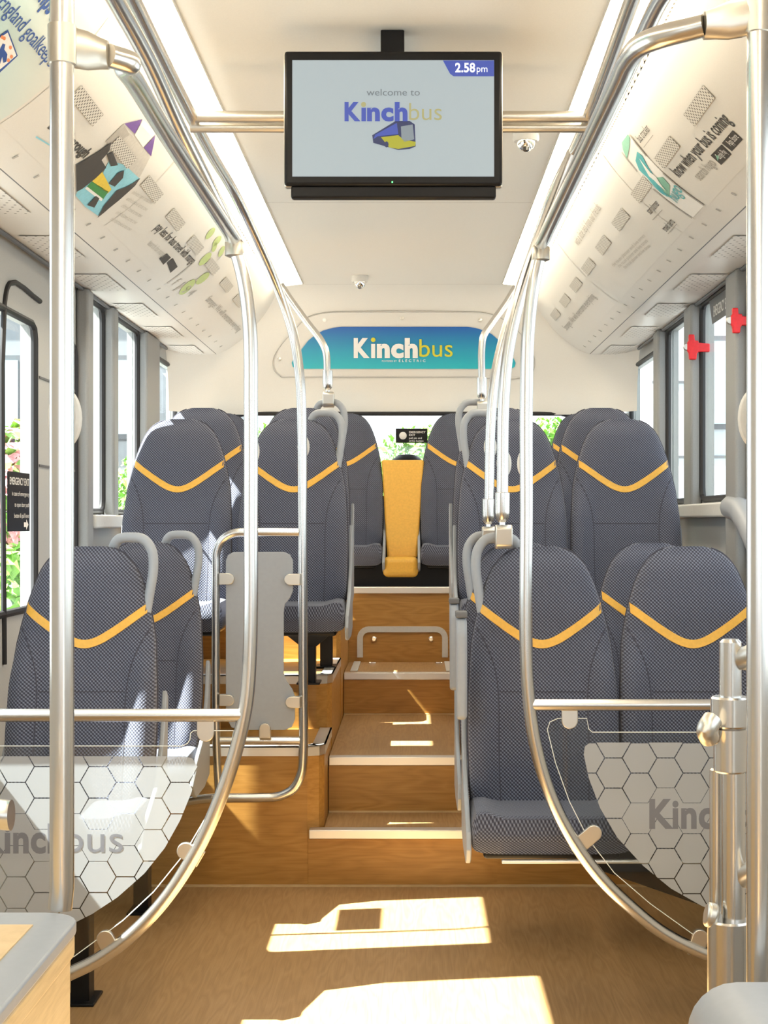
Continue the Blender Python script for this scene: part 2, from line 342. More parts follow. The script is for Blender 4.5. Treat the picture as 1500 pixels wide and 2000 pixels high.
# ---------------------------------------------------------------- raised floor, steps
plat = dict(A=(5.62,6.14,.517), B=(6.14,6.92,.73), C=(6.92,7.82,.93))
for s, e, nm in ((-1, AIS0, 'left'), (1, AIS1, 'right')):
    xw = CX+s*(HW-.004); pl = T('seat_platform', 'oak-clad stepped seat platform on the %s of the aisle steps' % nm, 'platform', ((e+xw)/2, 5.62, 0))
    bd = MB(); ns = MB()
    for key, (y0, y1, z) in plat.items():
        yy = 8.4 if key == 'C' else (y1+.002)
        r = .06
        ox = [(xw, y0), (e+s*r, y0), (e+s*r*.3, y0+r*.3), (e, y0+r), (e, y1 if key != 'C' else 7.82), (xw, y1 if key != 'C' else 7.82)]
        bd.prism([(x, y_, 0 if key=='A' else 0.0) for x, y_ in ox], (0, 0, z-.001))
        # alloy edging round the platform lip
        path = [(xw, y0), (e+s*r, y0), (e+s*r*.3, y0+r*.3), (e, y0+r), (e, y1)]
        for (x0_, a0), (x1_, a1) in zip(path, path[1:]):
            d = Vector((x1_-x0_, a1-a0, 0)).normalized(); nn = Vector((d.y, -d.x, 0))
            if nn.y > 0.01 or (abs(nn.y) < .01 and nn.x*s > 0): nn = -nn
            o1 = nn*.004; o2 = -nn*.05
            if path.index((x0_, a0)) == 3: o2 = -nn*.045
            p0 = Vector((x0_, a0, 0)); p1 = Vector((x1_, a1, 0))
            ns.prism([p0+o1+Vector((0,0,z-.032)), p1+o1+Vector((0,0,z-.032)), p1+o1+Vector((0,0,z+.004)), p0+o1+Vector((0,0,z+.004))], -nn*.006)
            ns.prism([p0+o1+Vector((0,0,z+.004)), p1+o1+Vector((0,0,z+.004)), p1+o2+Vector((0,0,z+.004)), p0+o2+Vector((0,0,z+.004))], (0,0,-.004))
    b_ = wpart(bd, 'body', M['riser'], pl, smooth=False); wpart(ns, 'edging', M['nosing'], pl, smooth=False)
st = T('aisle_steps', 'oak aisle steps with pale alloy nosings between the seat platforms', 'steps', ((AIS0+AIS1)/2, 5.55, 0))
e0, e1 = AIS0+.003, AIS1-.003
tr = MB(); tr.box((e0, 5.62, 0), (e1, 5.96, .214)); tr.box((e0-.06, 5.6185, .0), (e1+.075, 5.63, .213)); wpart(tr, 'tread', M['riser'], st, smooth=False)
tr = MB(); tr.box((e0, 5.93, 0), (e1, 7.26, .43)); wpart(tr, 'tread', M['riser'], st, smooth=False)
tr = MB(); tr.box((e0, 7.24, 0), (e1, 7.82, .63)); wpart(tr, 'tread', M['riser'], st, smooth=False)
for y, z, a, b in ((5.585,.214,e0-.055,e1), (5.93,.43,e0,e1), (7.24,.63,e0,e1)):
    wpart(MB().box((a, y-.006, z-.03), (b, y+.05, z+.004)), 'nosing', M['nosing'], st, bevel=.003)
for y0, y1, z in ((5.62,5.93,.214), (5.99,7.24,.43), (7.30,7.80,.63)):
    wpart(MB().box((e0, y0, z), (e1, y1, z+.0025)), 'floor_covering', M['floor'], st, smooth=False)
for y, z in ((5.93,.2165), (7.24,.4325)): wpart(MB().box((e0, y-.008, z), (e1, y, z+.006)), 'joint_seal', M['boxwood'], st, smooth=False)
bb = T('rear_bench_box', 'oak-fronted box under the rear seats with pale top edge and hatch', 'bench box', (CX, 7.82, .0))
wpart(MB().box((CX-HW+.01, 7.83, 0), (CX+HW-.01, 8.42, 1.0)), 'body', M['riser'], bb, smooth=False)
wpart(MB().box((CX-HW+.01, 7.96, 1.0), (CX+HW-.01, 8.3, 1.135)), 'recess', M['black'], bb, smooth=False)
wpart(MB().box((CX-.16, 8.27, 1.0), (CX+.16, 8.31, 1.5)), 'backing', M['black'], bb, smooth=False)
wpart(MB().box((CX-HW+.01, 7.815, .985), (CX+HW-.01, 7.9, 1.02)), 'edge_strip', M['nosing'], bb, bevel=.004)
def hatch(y, x0, x1, z0, z1, flatz=None):
    m = MB(); r = .06; wd = .03
    def ring(o):
        q = [(x0+o, z0), (x0+o, z1-r)]
        for a in range(0, 91, 15): q.append((x0+r+(-(r-o))*cos(math.radians(a)), z1-r+(r-o)*sin(math.radians(a))))
        for a in range(90, -1, -15): q.append((x1-r+(r-o)*cos(math.radians(a)), z1-r+(r-o)*sin(math.radians(a))))
        q.append((x1-o, z0)); return q
    a, b = ring(0), ring(wd)
    m.grid([[(x, y, z) for x, z in a], [(x, y, z) for x, z in b]]); m.grid([[(x, y+.008, z) for x, z in a], [(x, y, z) for x, z in a]]); return m
h = wpart(hatch(7.822, -.285, .185, .655, .815), 'hatch_frame', M['sill'], bb)
for px in (730, 842):
    c = P(px, 1249, 7.8); wpart(MB().lathe((c.x, 7.83, c.z), [(.014,0),(.014,-.008),(.009,-.012)], 'y'), 'lock', M['chrome'], bb)
fh = T('floor_hatch', 'low grey-framed floor hatch on the top aisle step', 'hatch', (CX, 7.5, .633))
f_ = MB(); f_.box((-.30,7.31,.6325),(-.265,7.79,.639)); f_.box((.165,7.31,.6325),(.20,7.79,.639)); wpart(f_, 'side_frame', M['sill'], fh, bevel=.002)
for x in (-.22, .12): wpart(MB().box((x, 7.70, .6325), (x+.035, 7.73, .641)), 'hinge', M['chrome'], fh, bevel=.002)
# joint between floor and first riser
trim(MB().box((CX-HW, 5.612, 0), (CX+HW, 5.622, .007)), M['boxwood'], smooth=False)

# ---------------------------------------------------------------- passenger seats
WZ = [(.50,.205),(.60,.213),(.75,.217),(.88,.214),(1.0,.204),(1.06,.193),(1.12,.178),(1.17,.162),(1.21,.145),(1.24,.126),(1.262,.104),(1.276,.078),(1.283,.05)]
def hw(z):
    for (a, wa), (b, wb_) in zip(WZ, WZ[1:]):
        if z <= b: t = max(0, (z-a)/(b-a)); return wa+(wb_-wa)*t
    return WZ[-1][1]
def sm(a, b, x): t = min(1, max(0, (x-a)/(b-a))); return t*t*(3-2*t)
def yf(z): return (z-1.1)*.21
def front_y(x, z):
    w_ = hw(z); u = min(1, abs(x)/w_)
    wing = .038*sm(.52, .86, u)*(1-sm(.88, 1.04, z))*sm(.5,.62,z)
    lum = .012*(1-u*u)*sm(.55,.7,z)*(1-sm(.8,.95,z))
    head = .012*(1-u*u)*sm(1.02,1.12,z)*(1-sm(1.2,1.28,z))
    t = .075*(1-.55*sm(1.16, 1.283, z))
    return yf(z)-wing-lum-head+t*.5*(1-sqrt(max(0, 1-u**7)))+.02*sm(1.2,1.283,z)**2
def back_y(x, z):
    w_ = hw(z); u = min(1, abs(x)/w_); t = .075*(1-.55*sm(1.16, 1.283, z))
    return yf(z)+t-t*.5*(1-sqrt(max(0, 1-u**7)))+.004
def seat_meshes():
    D_ = {}
    zs = [.50+.025*i for i in range(29)]+[1.215,1.23,1.245,1.256,1.265,1.272,1.278,1.282,1.2835]
    us = [-1+2*i/28 for i in range(29)]; us = [max(-1, min(1, sin(u*pi/2)**1 if 0 else u)) for u in us]
    us = [-1,-.985,-.96,-.92]+[u for u in us if abs(u) < .9]+[.92,.96,.985,1]
    m = MB(); rows = []
    for z in zs:
        w_ = hw(z); rows.append([(w_*u, front_y(w_*u, z), z) for u in us]+[(w_*u, back_y(w_*u, z), z) for u in reversed(us[1:-1])])
    b = m.grid(rows, closed=True); n = len(rows[0]); m.f.append(tuple(range(n))[::-1]); m.f.append(tuple(range((len(zs)-1)*n, len(zs)*n)))
    D_['backrest'] = (m, M['backfab'])
    m = MB(); rows = [[], [], [], []]; xs = [-.1775+.355*i/40 for i in range(41)]
    for x in xs:
        zc = 1.0+sqrt((.80*x)**2+.045**2)-.045; hx = .0125*sqrt(1+(.64*min(1,abs(x)/.06))**2)
        lim = lambda z: max(-hw(z)*.995, min(hw(z)*.995, x))
        for r, (dz, oy) in enumerate(((-hx-.001, .003), (-hx+.001, -.0025), (hx-.001, -.0025), (hx+.001, .003))):
            z = zc+dz; q = lim(z); rows[r].append((q, front_y(q, z)+oy, z))
    m.grid(rows); D_['stripe'] = (m, M['yellow'])
    m = MB()
    for s in (-1, 1):
        p = [(s*hw(z)*u, z) for u, z in ((.60,.56),(.60,.70),(.60,.85),(.66,.93),(.80,1.0),(.96,1.045))]
        q = spline([Vector((x, 0, z)) for x, z in p], 5); m.tube([(v.x, front_y(v.x, v.z)+.0005, v.z) for v in q], .0022, 6, 0)
    m.tube([(x, front_y(x, .865)+.0005, .865) for x in [-.125+.25*i/14 for i in range(15)]], .002, 6, 0)
    m.tube([(-hw(z), (front_y(hw(z), z)+back_y(hw(z), z))/2, z) for z in zs[:-2]], .0032, 6, 0); m.tube([(hw(z), (front_y(hw(z), z)+back_y(hw(z), z))/2, z) for z in zs[:-2]], .0032, 6, 0)
    D_['seam'] = (m, M['seam'])
    # cushion
    m = MB(); rows = []; seg = 40
    for i in range(19):
        t = i/18; y = -.365+.305*t; e = min(1, t/.09); sc = sqrt(max(0.02, 1-(1-e)**2)); wd = .2175*(.965+.035*sc); ring = []
        for q in range(seg):
            a = 2*pi*q/seg; cx_, sz = cos(a), sin(a); ex = .28
            x = wd*math.copysign(abs(cx_)**ex, cx_); z = .050*sc*math.copysign(abs(sz)**.36, sz)
            u = abs(x)/wd
            if sz > 0: z += .016*sm(.6,.85,u)*(1-sm(.94,1,u))-.004+.008*(1-t)
            ring.append((x, y, .505+z+.012*t))
        rows.append(ring)
    b = m.grid(rows, closed=True); m.f.append(tuple(range(b, b+seg))[::-1]); m.f.append(tuple(range(b+18*seg, b+19*seg)))
    D_['cushion'] = (m, M['fabric'])
    m = MB(); m.box((-.185,-.33,.442), (.185,.02,.475)); m.box((-.17,.0,.45), (.17,.05,.62)); D_['base_pan'] = (m, M['black'])
    return D_
SM = {}
for nme, (m, ma) in seat_meshes().items():
    o = m.build(nme, ma, bevel=.01 if nme == 'base_pan' else 0); SM[nme] = o; COL.objects.unlink(o)
def side_shell(s):
    m = MB(); o = [(-.34,.44),(-.37,.475),(-.35,.52),(-.26,.55),(-.12,.60),(-.02,.72),(.03,.86),(.06,.84),(.04,.6),(.03,.45),(-.1,.425),(-.30,.425)]
    m.prism([(s*.2185, y, z) for y, z in o], (s*.014, 0, 0)); return m
def handle_mb(s):
    p = [(s*.056,.095,1.18),(s*.060,.093,1.27),(s*.080,.084,1.304),(s*.12,.072,1.310),(s*.158,.06,1.304),(s*.184,.052,1.272),(s*.190,.045,1.22),(s*.181,.037,1.15),(s*.172,.03,1.09)]
    return MB().tube(p, .0135, 12, 5, flat=1.15)
SH = {s: side_shell(s).build('side_shell', M['grey'], bevel=.004) for s in (-1, 1)}; HN = {s: handle_mb(s).build('grab_handle', M['grey']) for s in (-1, 1)}
def arm_mb(s):
    m = MB(); m.prism([(s*.222,-.16,.80),(s*.222,-.10,.79),(s*.222,-.035,1.04),(s*.222,-.05,1.09),(s*.222,-.12,1.08),(s*.222,-.15,1.04)], (s*.03,0,0)); return m
AR = {s: arm_mb(s).build('armrest', M['grey'], bevel=.01) for s in (-1, 1)}
AC = {s: MB().box((min(s*.220,s*.254), -.125, 1.082), (max(s*.220,s*.254), -.045, 1.10)).build('armrest_cap', M['dgrey'], bevel=.004) for s in (-1, 1)}
for d in (SH, HN, AR, AC):
    for o in d.values(): COL.objects.unlink(o)
def cp(o, parent, name=None):
    c = o.copy(); COL.objects.link(c); c.parent = parent; return c
def seat(x, y, dz, label, group, aisle=0, handle=0, arm=0, sh=0, leg=None, legx=0, leanrow=0):
    r = thing('passenger_seat', label, 'bus seat', (x, y, dz), group)
    for n in ('backrest', 'cushion', 'base_pan'): cp(SM[n], r)
    bk = [c for c in r.children][0] if r.children else None
    cp(SM['stripe'], r); cp(SM['seam'], r)
    for s in (-1, 1):
        if s == (sh or s): cp(SH[s], r)
    if handle: cp(HN[handle], r)
    if arm: cp(AC[arm], cp(AR[arm], r))
    if leg is not None:
        m = MB(); m.prism([(legx-.026,-.17,leg),(legx+.026,-.17,leg),(legx+.026,-.10,leg),(legx-.026,-.10,leg)], (0,0,.45-leg)); m.box((legx-.045,-.20,leg),(legx+.045,-.07,leg+.008)); m.prism([(legx-.1,-.22,.452),(legx+.1,-.22,.452),(legx+.03,-.17,.39),(legx-.03,-.17,.39)], (0,.12,0)); m.build('leg', M['black'], r, bevel=.003)
    return r
g1, g3 = 'seats on the low floor', 'seats on the raised platforms'
G = 'grey yellow-striped seat, '
seat(-.955, 4.42, 0, G+'single nearest one on the left, behind the left glass screen', g1, handle=1, leg=0, legx=.02)
seat(-.96, 5.40, 0, G+'single one directly behind the nearest left seat', g1, handle=1, leg=0, legx=.02)
seat(.378, 4.42, .0, G+'nearest one right of the aisle, full cushion in view', g1, handle=-1, arm=-1, sh=-1)
seat(.818, 4.42, .0, G+'nearest one by the right window, behind the hexagon screen', g1, sh=1)
seat(.378, 5.17, .0, G+'second aisle seat on the low floor at right, nearly hidden', g1, handle=-1, arm=-1, sh=-1)
seat(.83, 5.17, .0, G+'second low window seat at right, mostly behind the nearest pair', g1, sh=1)
seat(-.928, 6.0, .485, G+'raised window seat at left, front one with sunlit right edge', g3, sh=-1)
seat(-.47, 6.0, .485, G+'raised aisle seat at left, behind the grey guard board', g3, handle=1, sh=1, leg=.245, legx=.07)
seat(.395, 6.0, .485, G+'raised aisle seat at right, behind the steel poles', g3, handle=-1, sh=-1)
seat(.842, 6.0, .485, G+'raised window seat at right, wholly visible backrest', g3, sh=1)
seat(-.934, 6.66, .58, G+'second raised window seat at left, peeping over the sunlit one', g3, sh=-1)
seat(-.49, 6.66, .58, G+'second raised aisle seat at left, handle clamped to a ceiling tube', g3, handle=1, sh=1, leg=.15, legx=.12)
seat(.396, 6.66, .58, G+'second raised aisle seat at right, handle clamped to a ceiling tube', g3, handle=-1, sh=-1, leg=.15, legx=-.12)
seat(.839, 6.66, .58, G+'second raised window seat at right, peeping over the one before', g3, sh=1, leg=.35, legx=0)
gr = 'seats in the rear row'
seat(-1.05, 8.24, .67, G+'rear row far left corner, hidden behind others', gr)
seat(-.375, 8.24, .67, G+'rear row, just left of the yellow centre panel', gr)
seat(.262, 8.24, .67, G+'rear row, just right of the yellow centre panel', gr)
seat(.949, 8.24, .67, G+'rear row far right corner, only an edge showing', gr)
# slanting support strut below the near right pair
sp = MB(); sp.prism([(.34,4.24,.442),(.62,4.24,.442),(1.19,4.24,.335),(1.19,4.24,.17),(.82,4.24,.275)], (0,.10,0)); o = sp.build('seat_strut', M['black'], bevel=.005); tag(o, 'black slanting strut under the near right seats, running to the wall', 'seat support')
rb = MB().box((.24,4.045,.440),(1.02,4.065,.449)); o = rb.build('seat_rail', M['nosing'], bevel=.003); tag(o, 'thin bright rail under the front of the near right seat cushions', 'rail')
# yellow centre panel
yp = T('centre_panel', 'yellow padded panel between the two middle rear seats', 'seat panel', (-.048, 8.2, 1.0))
q0 = P(745, 898, 8.22); q1 = P(828, 898, 8.22); b0 = P(756, 1090, 8.1); b1 = P(815, 1090, 8.1)
m = MB(); m.add([q0,q1,b1,b0]+[v+Vector((0,.05,0)) for v in (q0,q1,b1,b0)], [(3,2,1,0),(4,5,6,7),(0,1,5,4),(1,2,6,5),(2,3,7,6),(3,0,4,7)]); wpart(m, 'back_panel', M['yellow'], yp, bevel=.012)
c0 = P(748, 1088, 7.95); c1 = P(817, 1127, 7.95); wpart(MB().box((c0.x, 7.9, c1.z), (c1.x, 8.12, c0.z)), 'lip', M['yellow'], yp, bevel=.028)
# ---------------------------------------------------------------- grab rails and poles
R = .0175
def pipe(name, label, cat, pts, r=R, sm_=7, group=None, m='steel'):
    pts = [Vector(p) for p in pts]; o = T(name, label, cat, pts[-1], group); wpart(MB().tube(pts, r, 18, sm_), 'tube', M[m], o); return o
DL, DR = 3.75, 4.0
# big near poles
bl = T('grab_pole', 'thick bright steel pole at far left standing on the luggage box', 'grab pole', (-.512, 2.2, .80))
xl = P(121, 500, 2.18).x; zb = P(121, 1775, 2.18).z
wpart(MB().tube([(xl, 2.18, 2.3), (xl, 2.18, 1.5), (xl, 2.18, zb+.03), (xl-.003, 2.18, zb)], R, 20, 0), 'tube', M['steel'], bl)
xr = P(1481, 500, 2.25).x
br = T('grab_pole', 'thick bright steel pole at the far right edge beside the gate post', 'grab pole', (xr, 2.25, 0))
wpart(MB().tube([(xr, 2.25, 2.4), (xr, 2.25, 0)], R, 20, 0), 'tube', M['steel'], br)
def clampsock(x, y, z, root, tip):
    a = Vector((x, y, z)); wpart(MB().lathe(a, [(R+.003,-.028),(R+.003,.028)], 'z', 24), 'clamp', M['satin'], root)
    t = Vector(tip); d = (t-a); n = Vector((0,1,0)); up = Vector((0,0,1)); m = MB(); rows = []
    for i, f in enumerate((0,.3,.55,.8,1)):
        h_ = (.027, .030, .029, .024, .021)[i]; w_ = (.020, .016, .016, .018, .021)[i]; c = a+d*f
        rows.append([c+up*h_*sin(2*pi*q/16)+n*w_*cos(2*pi*q/16) for q in range(16)])
    m.grid(rows, closed=True); m.f.append(tuple(range(16))); m.f.append(tuple(range(64,80))); wpart(m, 'clamp_arm', M['satin'], root)
# main rails from clamp to junction
tl = P(212, 108, 2.26); jl_ = P(458, 468, DL)
clampsock(xl, 2.18, P(0, 88, 2.18).z, bl, tl)
pipe('handrail', 'left overhead steel rail from the far left pole down to the hoop pole', 'handrail', [tl, tl+Vector((.025,.03,-.001)), P(243,130,2.34), P(262,158,2.47), P(330,270,2.95), jl_])
tr_ = P(1368, 42, 2.25); jr_ = P(1056, 478, DR)
tr_ = P(1375, 50, 2.27)
clampsock(xr, 2.25, P(0, 28, 2.25).z, br, tr_)
pipe('handrail', 'right overhead steel rail from the far right pole down to the hoop pole', 'handrail', [tr_, P(1290,72,2.3), P(1252,88,2.34), P(1228,115,2.42), P(1215,143,2.5), P(1130,322,3.18), jr_])
for nm, c in (('left', jl_), ('right', jr_)):
    j = T('rail_clamp', 'steel T clamp where the %s overhead rail meets the hoop pole' % nm, 'clamp', c)
    wpart(MB().lathe(c+Vector((0,0,-.02)), [(.015,-.024),(.024,-.02),(.024,.012),(.018,.02)], 'z'), 'collar', M['satin'], j)
# partition screens
def screen(side, D, hoop, bar, glass_o, film_o, hexc, hexr, clips, labels):
    root = T('partition_screen', labels, 'partition', hoop[-1]); wpart(MB().tube(hoop, R, 18, 6), 'hoop_pole', M['steel'], root)
    wpart(MB().tube(bar, R*.92, 16, 0), 'crossbar', M['steel'], root)
    g = MB().prism([P(x, y, D) for x, y in glass_o], (0, .006, 0)); gp = wpart(g, 'glass_pane', M['pglass'], root, smooth=False)
    eg = MB().tube([P(x, y, D-.003) for x, y in glass_o+glass_o[:1]], .0011, 6, 0); sub(eg, 'glass_edge', M['glassedge'], gp, root)
    # frosted hexagons clipped to the film outline
    hx = MB(); cx0, cy0 = hexc; r = hexr; dx = 1.5*r; dy = sqrt(3)*r; rg = r*.965
    n = len(film_o); area = sum(film_o[i][0]*film_o[(i+1)%n][1]-film_o[(i+1)%n][0]*film_o[i][1] for i in range(n)); sg = 1 if area > 0 else -1
    def clip(poly):
        for i in range(n):
            a, b = film_o[i], film_o[(i+1)%n]; out = []
            f = lambda p: sg*((b[0]-a[0])*(p[1]-a[1])-(b[1]-a[1])*(p[0]-a[0]))
            for j in range(len(poly)):
                p, q = poly[j], poly[(j+1)%len(poly)]; fp, fq = f(p), f(q)
                if fp >= 0: out.append(p)
                if fp*fq < 0: t = fp/(fp-fq); out.append((p[0]+(q[0]-p[0])*t, p[1]+(q[1]-p[1])*t))
            poly = out
            if len(poly) < 3: return None
        return poly
    for i in range(-14, 15):
        for j in range(-12, 13):
            c = (cx0+i*dx, cy0+(j+(i%2)*.5)*dy)
            rr = rg
            if side[2] < c[0] < side[3] and abs(c[1]-side[1]) < dy*.55: rr = r*1.001
            pl = clip([(c[0]+rr*cos(pi/3*q), c[1]+rr*sin(pi/3*q)) for q in range(6)])
            if pl: hx.poly([P(x, y, D, .0015) for x, y in pl])
    fp = wpart(hx, 'frosted_film', M['film'], root, smooth=False)
    lt = MB(); w1 = flat_text(lt, 'Kinch', side[0], side[1]+26, D, 78, side[4]*.56, .035, off=.0019); sub(lt, 'lettering', M['letter'], fp, root, smooth=False)
    lt = MB(); flat_text(lt, 'bus', side[0]+side[4]*.57, side[1]+26, D, 78, side[4]*.40, 0, off=.0019); sub(lt, 'lettering', M['letter'], fp, root, smooth=False)
    for x, y, tx, ty in clips:
        a = P(x, y, D-.006); b = P(tx, ty, D-.004); d = (b-a).normalized(); pn = Vector((-d.z, 0, d.x)); rr = .0215; pts = []
        for q in range(13): an = pi/2+pi*q/12; pts.append(a+d*(rr*cos(an))+pn*(rr*sin(an)))
        pts += [b-pn*rr, b+pn*rr]; wpart(MB().prism(pts, (0, .014, 0)), 'clip', M['satin'], root, bevel=.002)
    return root
k3 = lambda L_: [P(x, y, d) for x, y, d in L_]
screen((-36, 1638, -80, 262, 285), DL, k3([(190,-60,2.78),(225,0,2.95),(290,118,3.2),(350,250,3.45),(400,350,3.6),(452,462,3.74),(476,545,3.75),(488,640,3.75),(490,800,3.75),(490,1000,3.75),(489,1250,3.75),(481,1372,3.75),(462,1462,3.75),(430,1560,3.75),(385,1660,3.75),(320,1760,3.75),(250,1832,3.75),(190,1875,3.75),(140,1900,3.75),(60,1935,3.75),(-60,1965,3.75),(-180,1975,3.75)]),
  [P(476,1397,3.75), P(-185,1397,3.75)],
  [(-180,1457),(355,1457),(366,1452),(371,1444),(372,1432),(378,1427),(456,1427),(448,1470),(425,1540),(400,1600),(360,1668),(300,1742),(240,1798),(145,1868),(40,1910),(-180,1935)],
  [(-180,1477),(362,1477),(378,1482),(386,1496),(374,1548),(352,1602),(322,1656),(282,1706),(230,1752),(180,1785),(120,1815),(30,1845),(-180,1860)],
  (245, 1620), 35.5, [(401,1432,401,1392),(362,1663,392,1680),(205,1835,222,1868)], 'left glass screen with frosted hexagons hung inside a curved steel hoop pole')
screen((1268, 1590, 1225, 1700, 285), DR, k3([(1335,-60,2.8),(1290,0,2.95),(1235,118,3.2),(1180,235,3.45),(1120,350,3.75),(1062,470,3.99),(1043,550,4),(1032,640,4),(1028,780,4),(1028,1000,4),(1027,1230,4),(1031,1340,4),(1045,1450,4),(1072,1545,4),(1110,1625,4),(1165,1705,4),(1230,1770,4),(1300,1825,4),(1385,1866,4),(1500,1905,4),(1640,1930,4)]),
  [P(1036,1377,4), P(1655,1377,4)],
  [(1650,1430),(1157,1430),(1150,1424),(1146,1403),(1090,1403),(1074,1410),(1069,1425),(1085,1490),(1112,1565),(1150,1640),(1200,1705),(1270,1765),(1372,1838),(1450,1872),(1650,1905)],
  [(1650,1450),(1152,1450),(1142,1458),(1140,1474),(1150,1520),(1172,1578),(1205,1635),(1255,1690),(1310,1735),(1372,1770),(1450,1800),(1650,1830)],
  (1249, 1598), 34, [(1113,1408,1113,1372),(1160,1628,1136,1648),(1368,1832,1358,1868)], 'right glass screen with frosted hexagons hung inside a curved steel hoop pole')
# overhead long rails T3
rl = pipe('overhead_rail', 'left ceiling rail that bends down into the pole beside the guard board', 'handrail', [(-.56,1.8,EYE+1.1),(-.585,3,EYE+1.1),(-.60,4.4,EYE+1.1),P(462,385,5.1),P(500,465,5.3),P(540,556,5.45),P(572,650,5.5),P(586,740,5.5),P(590,850,5.5),P(591,1000,5.5),P(592,1300,5.5),P(592,1475,5.5),P(588,1510,5.5),P(573,1540,5.5),P(545,1555,5.5),P(505,1558,5.5),P(400,1560,5.5),P(330,1572,5.5)])
pipe('overhead_rail', 'right ceiling rail bending down to the farther of the two seat clamps', 'handrail', [(.44,1.8,EYE+1.1),(.46,3,EYE+1.1),(.48,4.3,EYE+1.1),P(1075,390,4.85),P(1048,470,5.05),P(1018,555,5.18),P(990,640,5.2),P(968,730,5.2),P(959,820,5.2),P(955,980,5.2)])
pipe('drop_pole', 'steel tube dropping to the nearer seat clamp, right of its twin', 'grab pole', [P(1118,297,4.44),P(1085,385,4.46),P(1045,490,4.47),P(1012,595,4.47),P(992,690,4.47),P(984,780,4.47),P(981,965,4.47)])
pipe('drop_pole', 'slanting rear steel tube dropping to the left raised seat clamp', 'grab pole', [P(548,556,6.72),P(565,582,6.72),P(600,630,6.72),P(628,667,6.72),P(637,690,6.72),P(639,740,6.72)], .016)
pipe('drop_pole', 'slanting rear steel tube dropping to the right raised seat clamp', 'grab pole', [P(1008,560,6.72),P(990,590,6.72),P(960,632,6.72),P(945,655,6.72),P(941,680,6.72),P(941,745,6.72)], .016)
def sleeve(px, y0, y1, yb, D, wpx, label):
    r_ = T('seat_clamp', label, 'clamp', P(px, yb, D)); c = P(px, y1, D); hgt = (y1-y0)/F*D
    wpart(MB().lathe(c, [(.010,0),(.020,.012),(.0225,.03),(.0225,hgt),(.0185,hgt+.002)], 'z'), 'sleeve', M['steel'], r_)
    wpart(MB().lathe(c, [(.009,-.02),(.009,.005)], 'z'), 'bolt', M['chrome'], r_)
    h = wpx/2/F*D; zt = c.z-.008; zb_ = P(px, yb, D).z; cx_ = c.x+.004
    pts = [(cx_-h, D-.03, zb_+.01), (cx_-h, D-.035, zt-.01), (cx_-h, D-.02, zt), (cx_-h, D+.03, zt), (cx_-h, D+.03, zb_), (cx_-h, D-.02, zb_)]
    wpart(MB().prism(pts, (2*h, 0, 0)), 'block', M['satin'], r_, bevel=.004)
sleeve(981, 963, 1020, 1072, 4.47, 33, 'nearer steel sleeve and block clamping a tube to the front right seat handle')
sleeve(954, 975, 1024, 1062, 5.2, 30, 'farther steel sleeve and block clamping a tube to the second right seat handle')
sleeve(640, 724, 762, 795, 6.72, 22, 'steel sleeve and block on the left raised seat handle')
sleeve(941, 738, 780, 815, 6.72, 22, 'steel sleeve and block on the right raised seat handle')
# cross bars carrying the screen
for py, lb, d in ((228, 'upper', 4.1), (249, 'lower', 4.14)):
    a, b = P(372, py, d), P(1148, py, d); o = T('cross_bar', '%s steel bar across the ceiling behind the display screen' % lb, 'handrail', (CX, d, a.z))
    wpart(MB().tube([a, b], .0155 if lb == 'upper' else .0145, 16, 0), 'tube', M['satin'], o)
# guard board frame left
gb = T('guard_frame', 'upright grey notched guard board clipped in a steel loop frame on the left', 'guard panel', P(500, 1560, 5.5))
wpart(MB().tube(k3([(584,1040,5.5),(480,1040,5.5),(455,1042,5.5),(434,1055,5.5),(423,1078,5.5),(422,1110,5.5),(422,1400,5.5),(424,1480,5.5),(428,1553,5.5)]), .0155, 16, 5), 'loop', M['steel'], gb)
wpart(MB().tube([P(430,1447,5.5), P(586,1447,5.5)], .0145, 14, 0), 'lower_bar', M['steel'], gb)
bo = [(441,1400),(441,1095),(445,1084),(456,1078),(554,1078),(566,1083),(572,1095),(572,1155),(566,1168),(556,1180),(554,1195),(554,1315),(558,1328),(570,1345),(576,1360),(576,1405),(570,1420),(556,1426),(470,1426),(452,1421)]
wpart(MB().prism([P(x, y, 5.48) for x, y in bo], (0, .012, 0)), 'board', M['grey'], gb, bevel=.002)
for x, y, tx, ty in ((446,1131,428,1131),(566,1132,586,1132),(446,1368,428,1368),(568,1372,586,1372),(517,1424,517,1442)):
    a = P(x, y, 5.465); b = P(tx, ty, 5.465); d = (b-a).normalized(); pn = Vector((-d.z, 0, d.x)); rr = .0205; pts = []
    for q in range(13): an = pi/2+pi*q/12; pts.append(a+d*(rr*cos(an))+pn*(rr*sin(an)))
    pts += [b-pn*rr, b+pn*rr]; wpart(MB().prism(pts, (0, .03, 0)), 'clip', M['satin'], gb, bevel=.002)
# bell pushes on poles (oval pale housings)
for px, py, D, hh, lb in ((490,880,3.77,28,'on the left hoop pole'), (121,815,2.2,60,'on the thick left pole'), (1026,905,4.03,28,'on the right hoop pole'), (958,873,5.23,23,'on the farther right drop tube'), (985,905,4.5,27,'on the nearer right drop tube'), (1480,815,2.28,60,'on the thick right pole'), (592,872,5.53,22,'on the pole beside the guard board')):
    c = P(px, py, D); o = T('bell_push', 'pale oval bell push housing '+lb, 'bell push', c); rz = hh/F*D; rx = rz*.55
    m = MB(); rows = []
    for dd, sc in ((0, .75), (.004, .95), (.012, 1), (.02, .97), (.024, .8)): rows.append([c+Vector((rx*sc*cos(2*pi*q/28), .006+dd, rz*sc*sin(2*pi*q/28))) for q in range(28)])
    b = m.grid(rows, closed=True); m.f.append(tuple(range(28))); m.f.append(tuple(range(4*28, 5*28))); wpart(m, 'housing', M['sill'], o)
